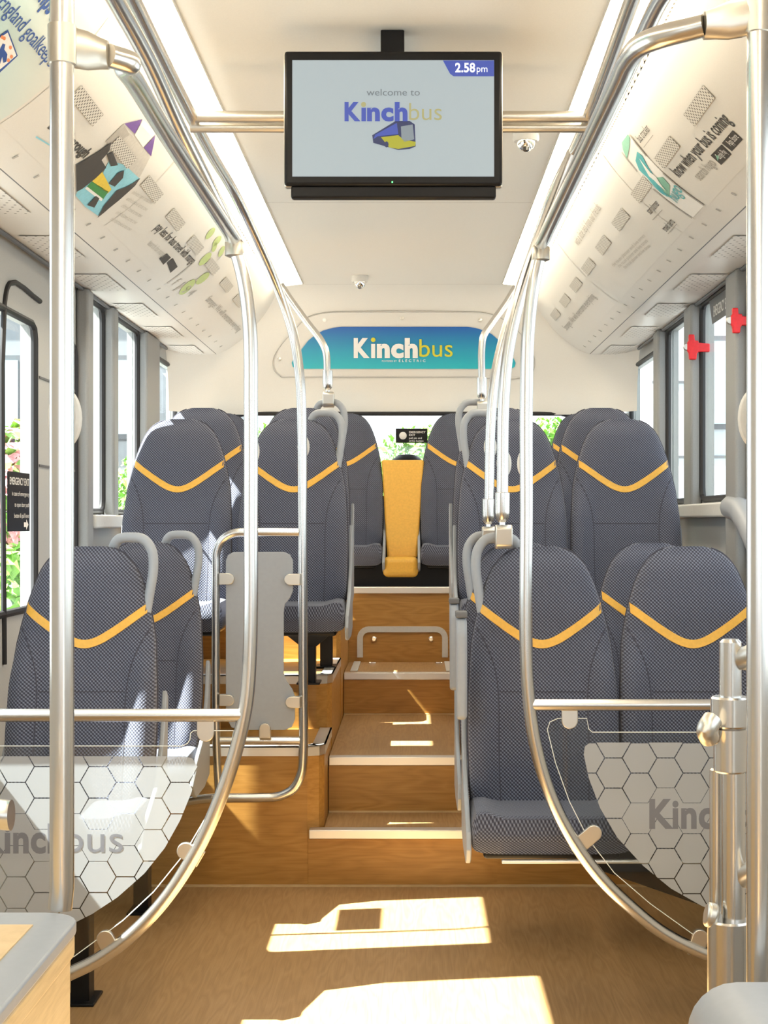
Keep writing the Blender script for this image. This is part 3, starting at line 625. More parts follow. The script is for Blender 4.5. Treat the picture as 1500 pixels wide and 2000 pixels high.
# ---------------------------------------------------------------- display
sc = T('display_screen', 'black framed display hanging from the ceiling, reading welcome to Kinchbus', 'screen', P(768, 385, 3.8)); DS = 3.78
a, b = P(555, 362, DS), P(981, 99, DS)
wpart(MB().box((a.x, DS, a.z), (b.x, DS+.045, b.z)), 'housing', M['black'], sc, bevel=.008)
wpart(MB().box((a.x-.002, DS+.012, a.z-.002), (b.x+.002, DS+.04, b.z+.003)), 'rim', M['satin'], sc, bevel=.006)
a2, b2 = P(571, 345, DS), P(965, 118, DS)
pm = mat('lit_screen', (.05,.06,.06), .12, emit=(.62,.72,.76), es=.46, coat=.6)
pa = wpart(MB().box((a2.x, DS-.002, a2.z), (b2.x, DS+.01, b2.z)), 'panel', pm, sc, smooth=False)
def em(n, c, s=.5): return mat(n, (.02,.02,.02), .3, emit=c, es=s)
E = dict(blue=em('screen_blue', (.06,.12,.62)), grey=em('screen_grey', (.22,.26,.28)), gold=em('screen_gold', (.62,.58,.25)), white=em('screen_white', (1,1,1), .9), yellow=em('screen_yellow', (.62,.60,.03)), navy=em('screen_navy', (.02,.04,.16)), glass=em('screen_glass', (.35,.42,.46)), led=em('green_led', (.1,1,.2), 3), lilac=em('screen_lilac', (.36,.48,.85)))
def sub2(mb, n, m): return sub(mb, n, m, pa, sc, smooth=False)
DT = DS-.0045
sub2(MB().poly([P(x, y, DT) for x, y in ((865,118),(965,118),(965,149),(886,149),(879,144))]), 'clock_tab', E['blue'])
m = MB(); flat_text(m, '2.58', 889, 141, DT, 25, 39, .03); sub2(m, 'clock_digits', E['white'])
m = MB(); flat_text(m, 'pm', 931, 141, DT, 19, 21); sub2(m, 'clock_digits', E['white'])
m = MB(); flat_text(m, 'welcome to', 716, 187, DT, 19, 104); sub2(m, 'lettering', E['grey'])
m = MB(); flat_text(m, 'K', 673, 235, DT, 49, 31, .045); flat_text(m, 'nch', 717, 235, DT, 49, 79, .045); flat_text(m, '\u0131', 706, 235, DT, 49, 9, .045); sub2(m, 'lettering', E['blue'])
m = MB(); flat_text(m, 'bus', 799, 235, DT, 49, 64, -.005); sub2(m, 'lettering', E['gold'])
m = MB(); c = P(710, 204, DT-.003); m.poly([c+Vector((.0065*cos(q), 0, .0065*sin(q))) for q in [2*pi*i/16 for i in range(16)]]); sub2(m, 'letter_dot', E['gold'])
def pol(pts, mm, n='bus_picture', d=0): sub2(MB().poly([P(x, y, DT-d) for x, y in pts]), n, E[mm])
pol([(727,264),(773,236),(800,236),(810,243),(812,286),(800,291),(778,293),(729,279)], 'navy')
pol([(729,272),(733,263),(775,240),(778,262),(738,266)], 'blue', d=.0005)
pol([(744,268),(778,264),(787,272),(812,277),(811,285),(778,291),(760,288)], 'yellow', d=.001)
pol([(783,247),(806,243),(809,272),(790,277),(784,270)], 'glass', d=.001)
for wx, wy in ((755,282),): pol([(wx+4*cos(q), wy+6*sin(q)) for q in [2*pi*i/12 for i in range(12)]], 'navy', 'bus_picture', .0015)
wpart(MB().box((P(765,356,DS).x, DS-.003, P(765,357,DS).z), (P(767.5,356,DS).x, DS, P(765,354.5,DS).z)), 'power_light', E['led'], sc, smooth=False)
a3, b3 = P(568, 387, DS+.01), P(969, 360, DS+.01)
wpart(MB().box((a3.x, DS+.01, a3.z), (b3.x, DS+.04, b3.z-.002)), 'lower_bracket', M['black'], sc, bevel=.006)
wpart(MB().box((CX-.06, DS+.045, EYE+.95), (CX+.06, DS+.33, EYE+1.12)), 'mount', M['black'], sc, bevel=.005)
wpart(MB().box((CX-.03, DS+.05, EYE+1.1), (CX+.03, DS+.1, EYE+1.249)), 'hanger', M['black'], sc, bevel=.003)
# ---------------------------------------------------------------- dome cameras
for px, py, lb in ((1027, 257, 'white dome camera on the ceiling right of the display screen'), (703, 539, 'small dome camera at the rear end of the ceiling')):
    D = HC*F/(VY-py); c = P(px, py, D); c.z = EYE+HC; o = T('dome_camera', lb, 'camera', c)
    wpart(MB().lathe(c, [(.042,0),(.043,-.025),(.038,-.032)], 'z'), 'base', M['sill'], o)
    wpart(MB().lathe(c, [(.030,-.031),(.029,-.042),(.024,-.052),(.014,-.060),(.004,-.063)], 'z'), 'dome', M['chrome'], o)
    wpart(MB().lathe(c+Vector((0,-.012,0)), [(.012,-.05),(.011,-.064),(.004,-.068)], 'z'), 'lens', M['lens'], o)
# ---------------------------------------------------------------- rear header sign
def grad(name, c0, c1, z0, z1):
    m = mat(name, c0, .4); b = m.node_tree.nodes['Principled BSDF']; s = N(m, 'ShaderNodeSeparateXYZ'); L(m, coords(m, 'UV'), s.inputs[0])
    L(m, ramp(m, s.outputs[1], [(0, c1), (1, c0)]), b.inputs['Base Color']); return m
hs = T('rear_sign', 'blue and turquoise header sign above the rear window reading Kinchbus', 'sign', dome(788, 737, 0))
def rows_patch(rows, fn, nx=24):
    m = MB(); rr = []; uu = []; n = len(rows)
    for i, (y, xa, xb) in enumerate(rows):
        rr.append([fn(xa+(xb-xa)*j/nx, y) for j in range(nx+1)]); uu.append([(j/nx, (rows[-1][0]-y)/(rows[-1][0]-rows[0][0])) for j in range(nx+1)])
    m.grid(rr, uu); return m
wpart(rows_patch([(610,650,935),(613,625,955),(620,602,978),(635,583,1000),(655,563,1020),(680,545,1035),(708,535,1043),(722,538,1041),(735,550,1028)], lambda x, y: dome(x, y, .003)), 'surround', M['cove'], hs)
wpart(rows_patch([(638,668,912),(640,651,928),(645,632,945),(652,618,960),(665,602,975),(682,589,990),(700,574,1003),(708,570,1007),(716,572,1005),(720,580,998)], lambda x, y: dome(x, y, .007)), 'sign_face', grad('blue_gradient', (.02,.12,.45), (.03,.50,.58), 0, 1), hs)
ol = [(550,737),(535,722),(534,700),(548,676),(575,645),(603,618),(640,609),(700,607),(880,607),(950,611),(985,625),(1010,645),(1032,672),(1044,702),(1042,722),(1028,736),(900,737),(700,737),(550,737)]
wpart(MB().tube([dome(x, y, .004) for x, y in ol], .0016, 6, 4), 'outline', M['mid'], hs)
def dome_text(s, px, py, hpx, wpx, bold, m, off=.011):
    mb = MB(); text_map(mb, s, lambda x, y: dome(px+x, py-y, off), bold, wpx, hpx); wpart(mb, 'lettering', m, hs, smooth=False)
dome_text('K', 691, 696, 50, 31, .05, M['white']); dome_text('\u0131', 725, 696, 50, 8, .05, M['white']); dome_text('nch', 736, 696, 50, 80, .05, M['white']); dome_text('bus', 819, 696, 50, 65, .0, M['lemon'])
dome_text('POWERED BY', 746, 706, 5, 29, 0, M['white']); dome_text('E L E C T R I C', 779, 706, 6.5, 52, 0.01, M['white'])
m = MB(); m.poly([dome(729+4.5*cos(2*pi*i/16), 663+4.5*sin(2*pi*i/16), .012) for i in range(16)]); wpart(m, 'letter_dot', M['lemon'], hs, smooth=False)
for x, y in ((546,701),(634,625),(785,621),(938,625),(1030,700)):
    c = dome(x, y, .004); wpart(MB().lathe(c, [(.011,.0),(.011,-.004),(.006,-.006)], 'y', 16), 'screw', M['satin'] if x != 634 else M['white'], hs)
# ---------------------------------------------------------------- cove adverts
ARC = [0]
for (a, h0), (b, h1) in zip(COVE, COVE[1:]): ARC.append(ARC[-1]+sqrt((a-b)**2+(h0-h1)**2))
AL = ARC[-1]
def cpt(s, arc, D, off=.002):
    arc = max(-.02, min(AL, arc))
    for i in range(len(ARC)-1):
        if arc <= ARC[i+1] or i == len(ARC)-2:
            t = (arc-ARC[i])/(ARC[i+1]-ARC[i]); x = COVE[i][0]+(COVE[i+1][0]-COVE[i][0])*t; h = COVE[i][1]+(COVE[i+1][1]-COVE[i][1])*t; break
    return Vector((CX+s*(x-off*.65), D, EYE+h-off*.75))
def cinv(s, px, py):
    rt = abs(px-VX)/(VY-py); lo, hi = 0, AL
    for _ in range(30):
        md = (lo+hi)/2; q = cpt(s, md, 1, 0); 
        if abs(q.x)/(q.z-EYE) < rt: lo = md
        else: hi = md
    q = cpt(s, lo, 1, 0); return lo, (q.z-EYE)*F/(VY-py)
def cgrid(mb, s, a0, a1, d0, d1, off=.0015, na=10, uvw=None):
    rr = [[cpt(s, a0+(a1-a0)*i/na, d, off) for i in range(na+1)] for d in (d0, d1)]
    uu = [[(a0+(a1-a0)*i/na, d) for i in range(na+1)] for d in (d0, d1)]; mb.grid(rr, uu)
def cpoly(mb, s, pts, off=.003):
    """printed shape on the cove: outline measured in the frame, refined and laid on the curved panel"""
    uv = [cinv(s, x, y) for x, y in pts]; bm = bmesh.new(); vs = [bm.verts.new((a, d, 0)) for a, d in uv]; bm.faces.new(vs)
    bmesh.ops.triangulate(bm, faces=bm.faces); bmesh.ops.subdivide_edges(bm, edges=bm.edges, cuts=2, use_grid_fill=True); bmesh.ops.triangulate(bm, faces=bm.faces)
    bm.verts.ensure_lookup_table(); bm.verts.index_update()
    mb.add([cpt(s, v.co.x, v.co.y, off) for v in bm.verts], [tuple(v.index for v in f.verts) for f in bm.faces]); bm.free()
def ctext(mb, s, txt, p0, p1, hgt, bold=0, off=.003):
    a0, d0 = cinv(s, *p0); a1, d1 = cinv(s, *p1); ln = abs(d1-d0); sg = 1 if d1 > d0 else -1
    vs, fs, wd = text2d(txt, bold); kx = ln/wd
    mb.add([cpt(s, a0+(a1-a0)*x/wd-y*hgt, d0+sg*x*kx, off) for x, y in vs], fs)
def advert(s, label, d0, d1, m='cove'):
    c = cpt(s, AL*.5, (d0+d1)/2); o = T('advert_panel', label, 'advert', c); mb = MB(); cgrid(mb, s, .012, AL-.085, d0+.004, d1-.004, .0012); wpart(mb, 'sheet', m if not isinstance(m, str) else M[m], o); return o
def ap(o, n, m, fn, *a_, **kw):
    mb = MB(); fn(mb, *a_, **kw); return wpart(mb, n, M[m] if isinstance(m, str) else m, o, smooth=False)
# gradient cyan sheet
def gradm(name, stops):
    m = mat(name, (1,1,1), .45); b = m.node_tree.nodes['Principled BSDF']; s = N(m, 'ShaderNodeSeparateXYZ'); L(m, coords(m, 'UV'), s.inputs[0])
    r = N(m, 'ShaderNodeMapRange'); r.inputs[1].default_value = stops[0][0]; r.inputs[2].default_value = stops[-1][0]; L(m, math_(m, 'ADD', s.outputs[1], math_(m, 'MULTIPLY', s.outputs[0], -1.2)), r.inputs[0])
    t0, t1 = stops[0][0], stops[-1][0]
    L(m, ramp(m, r.outputs[0], [((t-t0)/(t1-t0), c) for t, c in stops]), b.inputs['Base Color']); return m
A1 = advert(-1, 'turquoise gradient advert at upper left with England goalkeeper text', 2.2, 3.62, gradm('cyan_fade', [(2.0,(.10,.5,.6)),(2.55,(.25,.62,.72)),(2.95,(.55,.72,.72)),(3.4,(.74,.73,.67))]))
ap(A1, 'lettering', 'navy', ctext, -1, 'England goalkeeper', (-8,8), (99,136), .055)
ap(A1, 'lettering', 'navy', ctext, -1, 'jumps Ma', (58,-25), (110,58), .06, .03)
ap(A1, 'picture_border', 'navy', cpoly, -1, [(-22,80),(14,56),(33,107),(-2,140),(-30,150)])
ap(A1, 'picture', 'white', cpoly, -1, [(-20,83),(13,61),(30,106),(-4,135),(-26,145)], off=.0036)
ap(A1, 'picture_animal', 'navy', cpoly, -1, [(-5,98),(3,82),(8,84),(6,94),(12,103),(10,118),(4,120),(2,108),(-4,128),(-12,120)], off=.0042)
for x, y in ((6,72),(18,90),(14,115),(20,108),(2,70)): ap(A1, 'picture_spot', 'orange', cpoly, -1, [(x+3*cos(q), y+4*sin(q)) for q in [2*pi*i/8 for i in range(8)]], off=.0042)
ap(A1, 'rule', 'sky', cpoly, -1, [(69,264),(97,281),(97,284),(68,267)])
A2 = advert(-1, 'advert with dark silhouettes and a purple castle-like carton, left side', 3.63, 4.86)
ap(A2, 'lettering', 'dark', ctext, -1, 'Loughborough', (92,248), (162,308), .05, .03)
ap(A2, 'illustration', 'purple', cpoly, -1, [(242,240),(277,231),(262,260)])
ap(A2, 'illustration', 'purple', cpoly, -1, [(302,262),(280,287),(294,304)])
ap(A2, 'illustration', 'white', cpoly, -1, [(278,231),(303,258),(278,286),(262,262)])
ap(A2, 'illustration', 'mid', cpoly, -1, [(240,240),(252,262),(215,285),(205,275)])
ap(A2, 'illustration', 'soft', cpoly, -1, [(215,285),(252,258),(280,288),(292,306),(272,345),(240,330),(214,300)], off=.0025)
ap(A2, 'illustration', 'sky', cpoly, -1, [(212,312),(242,320),(272,348),(250,370),(222,392),(190,420),(165,402),(146,380),(160,350),(195,345)], off=.0035)
ap(A2, 'illustration', 'yel', cpoly, -1, [(197,332),(216,368),(208,376),(178,352)], off=.0045)
ap(A2, 'illustration', 'green', cpoly, -1, [(178,352),(210,372),(199,388),(168,362)], off=.0045)
ap(A2, 'illustration', 'white', cpoly, -1, [(168,362),(199,386),(196,391),(164,366)], off=.0047)
for pts in ([(146,320),(215,275),(212,290),(196,310),(205,325),(185,345),(160,365),(147,372)], [(272,345),(262,360),(240,380),(210,405),(188,423),(200,400),(225,370),(245,362)], [(240,330),(238,345),(222,362),(210,356),(228,335)], [(192,385),(182,403),(168,398),(185,380)], [(206,300),(218,294),(228,320),(214,322)]):
    ap(A2, 'silhouette', 'dark', cpoly, -1, pts, off=.0055)
for i in range(5): ap(A2, 'small_text', 'soft', ctext, -1, 'unlimited travel across town', (213+i*10.5,428-i*13), (252+i*10.5,450-i*13), .024)
A3 = advert(-1, 'left advert reading pay less for bus travel with mango, green outlines', 4.87, 6.35)
ap(A3, 'lettering', 'dark', ctext, -1, 'pay less for bus travel with mango', (300,446), (372,516), .055, .01)
ap(A3, 'small_text', 'soft', ctext, -1, 'search for mango', (286,476), (316,502), .04)
for q in ([(310,504),(325,494),(333,502),(318,516)], [(325,512),(337,503),(346,520),(332,532)]): ap(A3, 'badge', 'dark', cpoly, -1, q)
for cx_, cy_, rx_, ry_, an in ((410,455,14,5,-.9),(423,470,13,5,-.9),(400,505,17,6,-.8),(432,490,12,4,-1.1),(365,560,21,7,-.75),(395,543,17,6,-.7),(418,482,10,4,-1.2)):
    ap(A3, 'green_shape', 'lime', cpoly, -1, [(cx_+rx_*cos(t)*cos(an)-ry_*sin(t)*sin(an), cy_+rx_*cos(t)*sin(an)+ry_*sin(t)*cos(an)) for t in [2*pi*i/12 for i in range(12)]])
for a_, b_ in (((325,552),(378,510)), ((336,566),(408,530))): ap(A3, 'rule', 'soft', cpoly, -1, [a_, b_, (b_[0]+1, b_[1]+2), (a_[0]+1, a_[1]+2)])
ap(A3, 'small_text', 'soft', ctext, -1, 'f 1 9 4', (333,555), (368,580), .07)
A4 = advert(-1, 'farthest left advert reading Stronger. We will overcome everything', 6.36, 8.2)
ap(A4, 'lettering', 'mid', ctext, -1, 'Stronger. We will overcome everything', (400,586), (463,648), .055)
# right
B1 = advert(1, 'plain blue-white front end of the right advert strip', 2.2, 3.3, 'sill')
B2 = advert(1, 'right advert reading know when your bus is coming with teal zigzag', 3.31, 4.98)
ap(B2, 'lettering', 'dark', ctext, 1, 'know when your bus is coming', (1328,346), (1430,236), .062, .01)
ap(B2, 'small_text', 'mid', ctext, 1, 'search hugo', (1370,352), (1401,320), .05)
for q in ([(1389,302),(1410,281),(1430,300),(1410,321)], [(1411,278),(1432,253),(1452,271),(1431,294)]): ap(B2, 'badge', 'dark', cpoly, 1, q)
ap(B2, 'badge_mark', 'sage', cpoly, 1, [(1399,300),(1407,303),(1404,312)], off=.0045)
ap(B2, 'small_text', 'white', ctext, 1, 'Google Play', (1409,309), (1423,296), .03, off=.0045)
ap(B2, 'small_text', 'white', ctext, 1, 'App Store', (1430,283), (1446,266), .03, off=.0045)
ap(B2, 'illustration', 'white', cpoly, 1, [(1228,258),(1215,275),(1218,295),(1230,318),(1247,334),(1277,368),(1353,425),(1376,400),(1296,336),(1265,304),(1231,262)])
ap(B2, 'illustration', 'sage', cpoly, 1, [(1228,260),(1216,276),(1218,290),(1226,308),(1231,285),(1232,268)], off=.0042)
ap(B2, 'illustration', 'sage', cpoly, 1, [(1278,345),(1296,344),(1310,360),(1309,384),(1298,372)], off=.0042)
ap(B2, 'illustration', 'teal', cpoly, 1, [(1246,294),(1256,302),(1268,325),(1280,342),(1298,372),(1307,383),(1294,376),(1278,360),(1266,345),(1250,330),(1243,312)], off=.0045)
ap(B2, 'illustration', 'white', cpoly, 1, [(1250,306),(1273,335),(1282,341),(1304,372),(1280,350),(1270,342)], off=.0055)
for a_, b_ in (((1264,304),(1231,262)), ((1353,425),(1277,368)), ((1376,400),(1296,337)), ((1246,334),(1216,296))): ap(B2, 'rule', 'mid', cpoly, 1, [a_, b_, (b_[0]+1, b_[1]-2), (a_[0]+1, a_[1]-2)], off=.005)
ap(B2, 'small_text', 'teal', ctext, 1, 'hugo', (1325,395), (1335,370), .07, off=.005)
for t_, p0, p1 in (('bus tracker', (1252,278), (1272,252)), ('star planner', (1272,418), (1290,398)), ('travel alerts', (1303,452), (1320,433))):
    ap(B2, 'small_text', 'dark', ctext, 1, t_, p0, p1, .04)
for p in ((1258,286,1276,262), (1275,428,1294,408), (1305,455,1322,436)): ap(B2, 'rule', 'mid', cpoly, 1, [(p[0],p[1]),(p[2],p[3]),(p[2]+1,p[3]+1),(p[0]+1,p[1]+1)])
B3 = advert(1, 'right advert reading with a little help from our friends', 4.99, 6.55)
ap(B3, 'lettering', 'mid', ctext, 1, 'with a little help from our friends.', (1130,480), (1176,406), .055)
for i in range(3): ap(B3, 'small_text', 'soft', ctext, 1, 'the route planner and live times', (1200+i*11,520+i*6-i*4), (1262+i*5,460+i*10), .022)
B4 = advert(1, 'farthest right advert reading Stronger. We will overcome everything', 6.56, 8.2)
ap(B4, 'lettering', 'mid', ctext, 1, 'Stronger. We will overcome everything', (1108,645), (1165,580), .055)
# vents in coves and underside, screws
for s, nm in ((-1, 'left'), (1, 'right')):
    for i in range(1, 10):
        d = 3.42+.49*i; far = ['','nearest', 'second', 'third', 'fourth', 'fifth', 'sixth', 'seventh', 'eighth', 'ninth', 'tenth'][i]
        mb = MB(); cgrid(mb, s, .170, .214, d-.135, d+.135, .005, 6); o = mb.build('air_vent', M['vent']); tag(o, 'small perforated vent in the %s advert strip, %s from the front' % (nm, far), 'air vent', 'perforated vents in the %s advert strip' % nm)
    for i in range(6):
        d = 4.26+.745*i; far = ['nearest', 'second', 'third', 'fourth', 'fifth', 'last'][i]
        mb = MB(); x0, x1 = 1.075, 1.205; n = 4
        mb.grid([[(CX+s*(x0+(x1-x0)*j/n), y, EYE+.9105) for j in range(n+1)] for y in (d-.2, d+.2)], [[((x1-x0)*j/n, y) for j in range(n+1)] for y in (d-.2, d+.2)])
        o = mb.build('speaker_grille', M['perf']); tag(o, 'punched hole grille in the panel over the %s windows, %s from the front' % (nm, far), 'grille', 'punched grilles over the %s windows' % nm)
    scw = MB()
    for i in range(24):
        d = 3.0+.22*i; a_ = cpt(s, AL-.06, d, .003); b_ = cpt(s, AL-.043, d, .003); scw.prism([a_, b_, b_+Vector((0,.008,0)), a_+Vector((0,.008,0))], (s*-.001,0,-.001))
    trim(scw, M['mid'], smooth=False)
# ---------------------------------------------------------------- signs, hammers
es = T('emergency_exit_sign', 'black EMERGENCY EXIT sticker with arrow on the left door glass', 'sign', (CX-HW+.006, 5.0, 1.32))
xs_ = CX-HW+.012
def wl(px, py): 
    D = (xs_)*F/(px-VX); return Vector((xs_, D, EYE-(py-VY)/F*D))
p0, p1 = wl(16, 935), wl(58, 1035); y0_, y1_ = p0.y, p1.y; z1_, z0_ = 1.52, 1.325
wpart(MB().box((xs_-.004, y0_, z0_), (xs_, y1_, z1_)), 'plate', M['black'], es, bevel=.0015)
mb = MB()
for i, (t, hgt, wf) in enumerate((('EMERGENCY EXIT', .034, .9), ('in case of emergency', .021, .8), ('to open door push', .021, .68), ('button & pull lever', .021, .7))):
    zz = z1_-.042-.036*i; W_ = (y1_-y0_)*wf
    text_map(mb, t, lambda x, y: Vector((xs_+.001, y1_-.012-W_+x, zz+y)), .012 if i == 0 else 0, W_, hgt)
yy = y1_-.05; zz = z0_+.022; mb.poly([(xs_+.001, yy-.03, zz-.008), (xs_+.001, yy, zz-.008), (xs_+.001, yy, zz-.018), (xs_+.001, yy+.03, zz), (xs_+.001, yy, zz+.018), (xs_+.001, yy, zz+.008), (xs_+.001, yy-.03, zz+.008)])
wpart(mb, 'lettering', M['white'], es, smooth=False)
D = 8.43; rs = T('emergency_exit_sign', 'small black EMERGENCY EXIT plate with a round button on the rear window', 'sign', P(804, 865, D))
a, b = P(773, 865, D), P(835, 837, D); wpart(MB().box((a.x, D, a.z), (b.x, D+.006, b.z)), 'plate', M['black'], rs, bevel=.002)
mb = MB()
for i, t in enumerate((('EMERGENCY', 32), ('EXIT', 12), ('pull pin and', 25), ('strike button', 28))): flat_text(mb, t[0], 799, 846+i*5.6, D, 5.6 if i < 2 else 5, t[1], .015)
wpart(mb, 'lettering', M['white'], rs, smooth=False)
c = P(787, 851, D); wpart(MB().lathe(c, [(.021,0),(.021,-.006),(.016,-.01),(.006,-.011)], 'y'), 'button', M['white'], rs)
for px, py, pd, lb in ((1362, 677, 6.3, 'red window hammer on the farther right pillar'), (1446, 625, 5.42, 'red window hammer on the nearer right pillar')):
    x = CX+HW-.05; c = Vector((x-.012, pd+.03, P(px, py, pd).z)); D = pd-.02; c = P(px-6, py, D); c.x = min(c.x, 1.17)
    o = T('emergency_hammer', lb, 'hammer', c); k_ = D/F
    wpart(MB().prism([c+Vector((dx*k_, 0, dz*k_)) for dx, dz in ((-9,24),(2,24),(3,12),(10,12),(10,8),(32,6),(32,-10),(10,-10),(7,-14),(6,-25),(-8,-25),(-9,-12),(-12,-8),(-12,8),(-9,12))], (0, .02, 0)), 'holder', M['red'], o, bevel=.004)
    wpart(MB().lathe(c+Vector((-13*k_, .01, 0)), [(.012,-.006),(.015,0),(.012,.006)], 'y'), 'hammer_tip', M['satin'], o)
    if px < 1400:
        wpart(MB().box((c.x+22*k_, D+.022, c.z-18*k_), (c.x+34*k_, D+.026, c.z+24*k_)), 'label_plate', M['dark'], o, smooth=False)
xs2 = CX+HW-.006; mb = MB()
es2 = T('window_sticker', 'grey BREAK GLASS sticker across the top of the right window', 'sticker', (xs2, 5.9, 2.1))
wpart(MB().prism([(xs2, 5.66, 2.25), (xs2, 6.12, 2.25), (xs2, 6.06, 2.15), (xs2, 5.7, 2.15)], (.003, 0, 0)), 'plate', M['dgrey'], es2, smooth=False)
text_map(mb, 'EMERGENCY EXIT', lambda x, y: Vector((xs2-.001, 6.03-x, 2.175+y)), .01, .30, .06); wpart(mb, 'lettering', M['white'], es2, smooth=False)
es2['label'] = 'dark grey EMERGENCY EXIT sticker at the top of a right window'
# ---------------------------------------------------------------- near-camera furniture
lb_ = T('luggage_box', 'oak-sided cabinet with grey edged top in the near left corner', 'cabinet', (-.75, 1.9, 0))
zt = zb
def at(px, py, z):
    D = (EYE-z)*F/(py-VY); return Vector(((px-VX)/F*D, D, z))
c0 = at(148, 1800, zt); 
xe = c0.x; yb = at(60,1781,zt).y; yf_ = 1.2
def rr_(x0, x1, y0, y1, r):
    q = []
    for cx_, cy_, a in ((x1-r,y1-r,0),(x0+r,y1-r,90),(x0+r,y0+r,180),(x1-r,y0+r,270)):
        for t in range(0, 91, 15): q.append((cx_+r*cos(math.radians(a+t)), cy_+r*sin(math.radians(a+t))))
    return q
wpart(MB().prism([(x, y, 0) for x, y in rr_(-1.28, xe-.008, yf_, yb-.008, .05)], (0,0,zt-.045)), 'body', M['boxwood'], lb_)
wpart(MB().prism([(x, y, zt-.05) for x, y in rr_(-1.28, xe-.002, yf_, yb-.002, .055)], (0,0,.03)), 'wood_edge', M['boxwood'], lb_, bevel=.004)
wpart(MB().prism([(x, y, zt-.02) for x, y in rr_(-1.28, xe, yf_, yb, .055)], (0,0,.02)), 'top_rim', M['grey'], lb_, bevel=.004)
wpart(MB().box((-1.2, yf_+.1, zt), (xe-.054, yb-.075, zt+.002)), 'top_inset', M['boxwood'], lb_, smooth=False)
# gate post at right
gp = T('gate_post', 'brushed steel gate post with collars and side brackets near the right edge', 'post', P(1427, 1950, 2.45)); DG = 2.42
def cyl(px0, px1, y0, y1, D, name, m='steel', bv=.003):
    c = P((px0+px1)/2, y1, D); r = (px1-px0)/2/F*D; h = (y1-y0)/F*D
    wpart(MB().lathe(c, [(r-bv,0),(r,bv),(r,h-bv),(r-bv,h)], 'z', 32), name, M[m], gp)
cyl(1405,1448,1248,1370,DG,'tube',bv=.005); cyl(1388,1464,1360,1420,DG,'collar'); cyl(1394,1458,1420,1508,DG,'collar'); cyl(1410,1455,1505,1800,DG,'tube'); cyl(1382,1466,1795,1958,DG,'collar'); cyl(1386,1414,1500,1800,DG+.05,'tube')
for a_, b_, r_ in (((1450,1288),(1486,1275),.019), ((1378,1425),(1400,1425),.024), ((1450,1715),(1490,1690),.018), ((1378,1785),(1400,1790),.02)):
    p, q = P(*a_, DG), P(*b_, DG+(.0 if a_[0] < 1400 else -.05)); wpart(MB().tube([p, p+(q-p)*.3, q], r_, 18, 0), 'bracket', M['satin'], gp, bevel=.006)
wpart(MB().tube([P(1385,1440,DG-.03), P(1380,1425,DG-.05), P(1392,1405,DG-.04)], .016, 14, 4), 'bracket', M['satin'], gp)
qq = P(1478, 1280, DG+.06); wpart(MB().tube([qq, (qq.x, qq.y, 0)], R*.9, 16, 0), 'rear_tube', M['steel'], gp)
rb_ = T('side_cabinet', 'grey-topped oak box in the near right corner', 'cabinet', (.8, 2.2, 0))
zc = P(1440, 1916, 2.16).z; x0 = P(1399, 1960, 1.95).x
def prof(o, zz):
    q = [(x0+o, 0), (x0+o, zz-.07)]
    for t in range(0, 91, 15): q.append((x0+o+.07-.07*cos(math.radians(t)), zz-.07+.07*sin(math.radians(t))))
    return q+[(1.2, zz), (1.2, 0)]
wpart(MB().prism([(x, 1.95, z) for x, z in prof(.0, zc)], (0,.21,0)), 'shell', M['grey'], rb_, bevel=.006)
wpart(MB().prism([(x, 1.944, z) for x, z in prof(.010, zc-.010)], (0,.01,0)), 'front_panel', M['boxwood'], rb_)
kn = T('rail_end', 'rounded steel rail end poking in at the far left edge', 'handrail', P(-40, 1590, 1.9))
wpart(MB().tube([P(-160,1580,1.9), P(-40,1585,1.9), P(-2,1590,1.9), P(16,1592,1.9), P(22,1592,1.9)], .0195, 18, 3), 'tube', M['steel'], kn)
# black cover behind the yellow panel
cvb = T('rear_cover', 'low black domed cover behind the yellow centre panel at the rear window', 'cover', P(792, 905, 8.38)); c = P(795, 912, 8.36)
wpart(MB().lathe(c+Vector((0,.03,-.02)), [(.10,0),(.098,.03),(.085,.06),(.055,.085),(.01,.092)], 'z', 28), 'dome', M['black'], cvb)
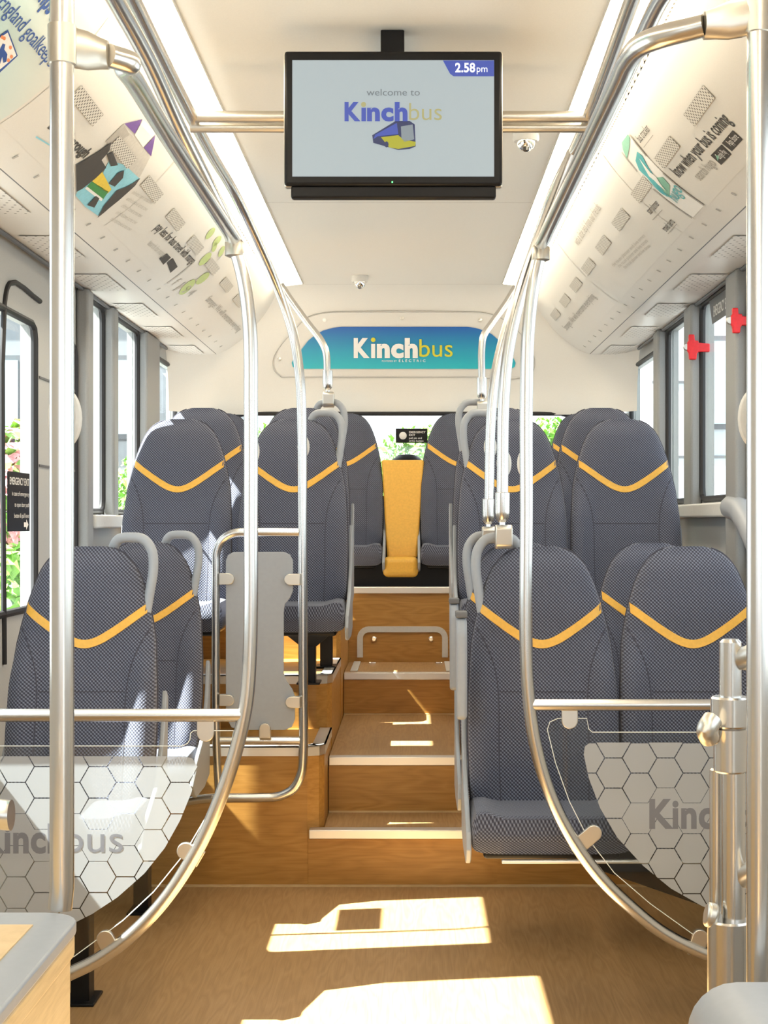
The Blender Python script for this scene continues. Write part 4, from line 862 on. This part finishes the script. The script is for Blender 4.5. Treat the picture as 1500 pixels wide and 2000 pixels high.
# ---------------------------------------------------------------- outside
o = tag(MB().box((-30,-10,-.6),(30,60,-.45)).build('ground', M['tarmac'], smooth=False), kind='structure')
lawn = tag(MB().box((-9,9.5,-.50),(9,16,-.452)).build('lawn', M['grass'], smooth=False), 'strip of bright grass outside behind the bus', 'grass', kind='stuff')
def building(name, label, x0, x1, y0, y1, h, m, nx, nz, wz=(.8, 1.6)):
    b = T(name, label, 'building', ((x0+x1)/2, (y0+y1)/2, -.45)); wpart(MB().box((x0,y0,-.45),(x1,y1,h)), 'wall', M[m], b, smooth=False)
    wpart(MB().box((x0-.1,y0-.1,h),(x1+.1,y1+.1,h+.15)), 'roof_edge', M['concrete'], b, smooth=False)
    lines = MB()
    for i in range(1, 6): z = -.45+(h+.45)*i/6; lines.box((x0,y0-.01,z),(x1,y0,z+.03))
    wpart(lines, 'panel_joints', M['dgrey'], b, smooth=False)
    for j in range(nz):
        for i in range(nx):
            xa = x0+(x1-x0)*(i+.2)/nx; xb = x0+(x1-x0)*(i+.8)/nx; za = 2.4+j*1.6
            if za+1.1 > h: continue
            wf = wpart(MB().box((xa,y0-.04,za),(xb,y0,za+1.05)), 'window', M['dgrey'], b, smooth=False); sub(MB().box((xa+.06,y0-.05,za+.06),(xb-.06,y0-.03,za+.99)), 'pane', M['winglass'], wf, b, smooth=False)
building('office_building', 'grey concrete building with windows outside to the left', -14, -3.0, 19, 27, 5.2, 'concrete', 7, 2)
building('warehouse', 'pale clad building outside the right windows', 2.7, 14, 17, 27, 4.6, 'cladding', 6, 1)
def bush(label, c, rx, ry, rz, m, n, cat='bush', ls=.07, m2=None, group=None):
    b = T('shrub', label, cat, (c[0], c[1], -.45), group); mb = MB(); mf = MB()
    for i in range(n):
        d = Vector((random.gauss(0,1), random.gauss(0,1), random.gauss(0,1))).normalized(); rr = (.75+.3*random.random())
        p = Vector((c[0]+d.x*rx*rr, c[1]+d.y*ry*rr, c[2]+d.z*rz*rr)); a = Vector((random.gauss(0,1), random.gauss(0,1), random.gauss(0,1))).normalized(); bb_ = a.cross(d).normalized() if a.cross(d).length > .01 else Vector((1,0,0))
        s_ = ls*(.6+.8*random.random()); t = mf if (m2 and random.random() < .45) else mb
        t.poly([p-a*s_, p+bb_*s_*.5, p+a*s_, p-bb_*s_*.5])
    wpart(mb, 'foliage', M[m], b, smooth=False)
    if m2: wpart(mf, 'blossom', M[m2], b, smooth=False)
    wpart(MB().lathe((c[0],c[1],c[2]-rz*.2), [(.05,-(c[2]-rz*.2)-.45),(.03,0)], 'z', 10), 'stem', M['dgrey'], b)
bush('pink and red flowering shrub seen through the left door glass', (-3.15,12.4,1.62), .5,.5,.55, 'leaf', 1500, m2='flower', ls=.08)
bush('yellow-green low hedge seen low in the left door glass', (-2.95,11.0,.45), .6,.45,.75, 'leaf', 1500)
gB = 'green shrubs behind the rear window'
for i, (x, y, z, lb) in enumerate(((-1.0,13.2,1.75,'behind the left rear seats'), (.1,13.0,1.62,'behind the middle of the rear window'), (1.22,13.3,1.7,'behind the right rear seats'), (-2.12,13.4,1.6,'left end of the shrub row behind the bus'))):
    bush('green leafy shrub outside, '+lb, (x,y,z), .5,.5,.55, 'leaf', 4000, ls=.035, group=gB)
for o in bpy.data.objects:
    if '_w' in o: del o['_w']
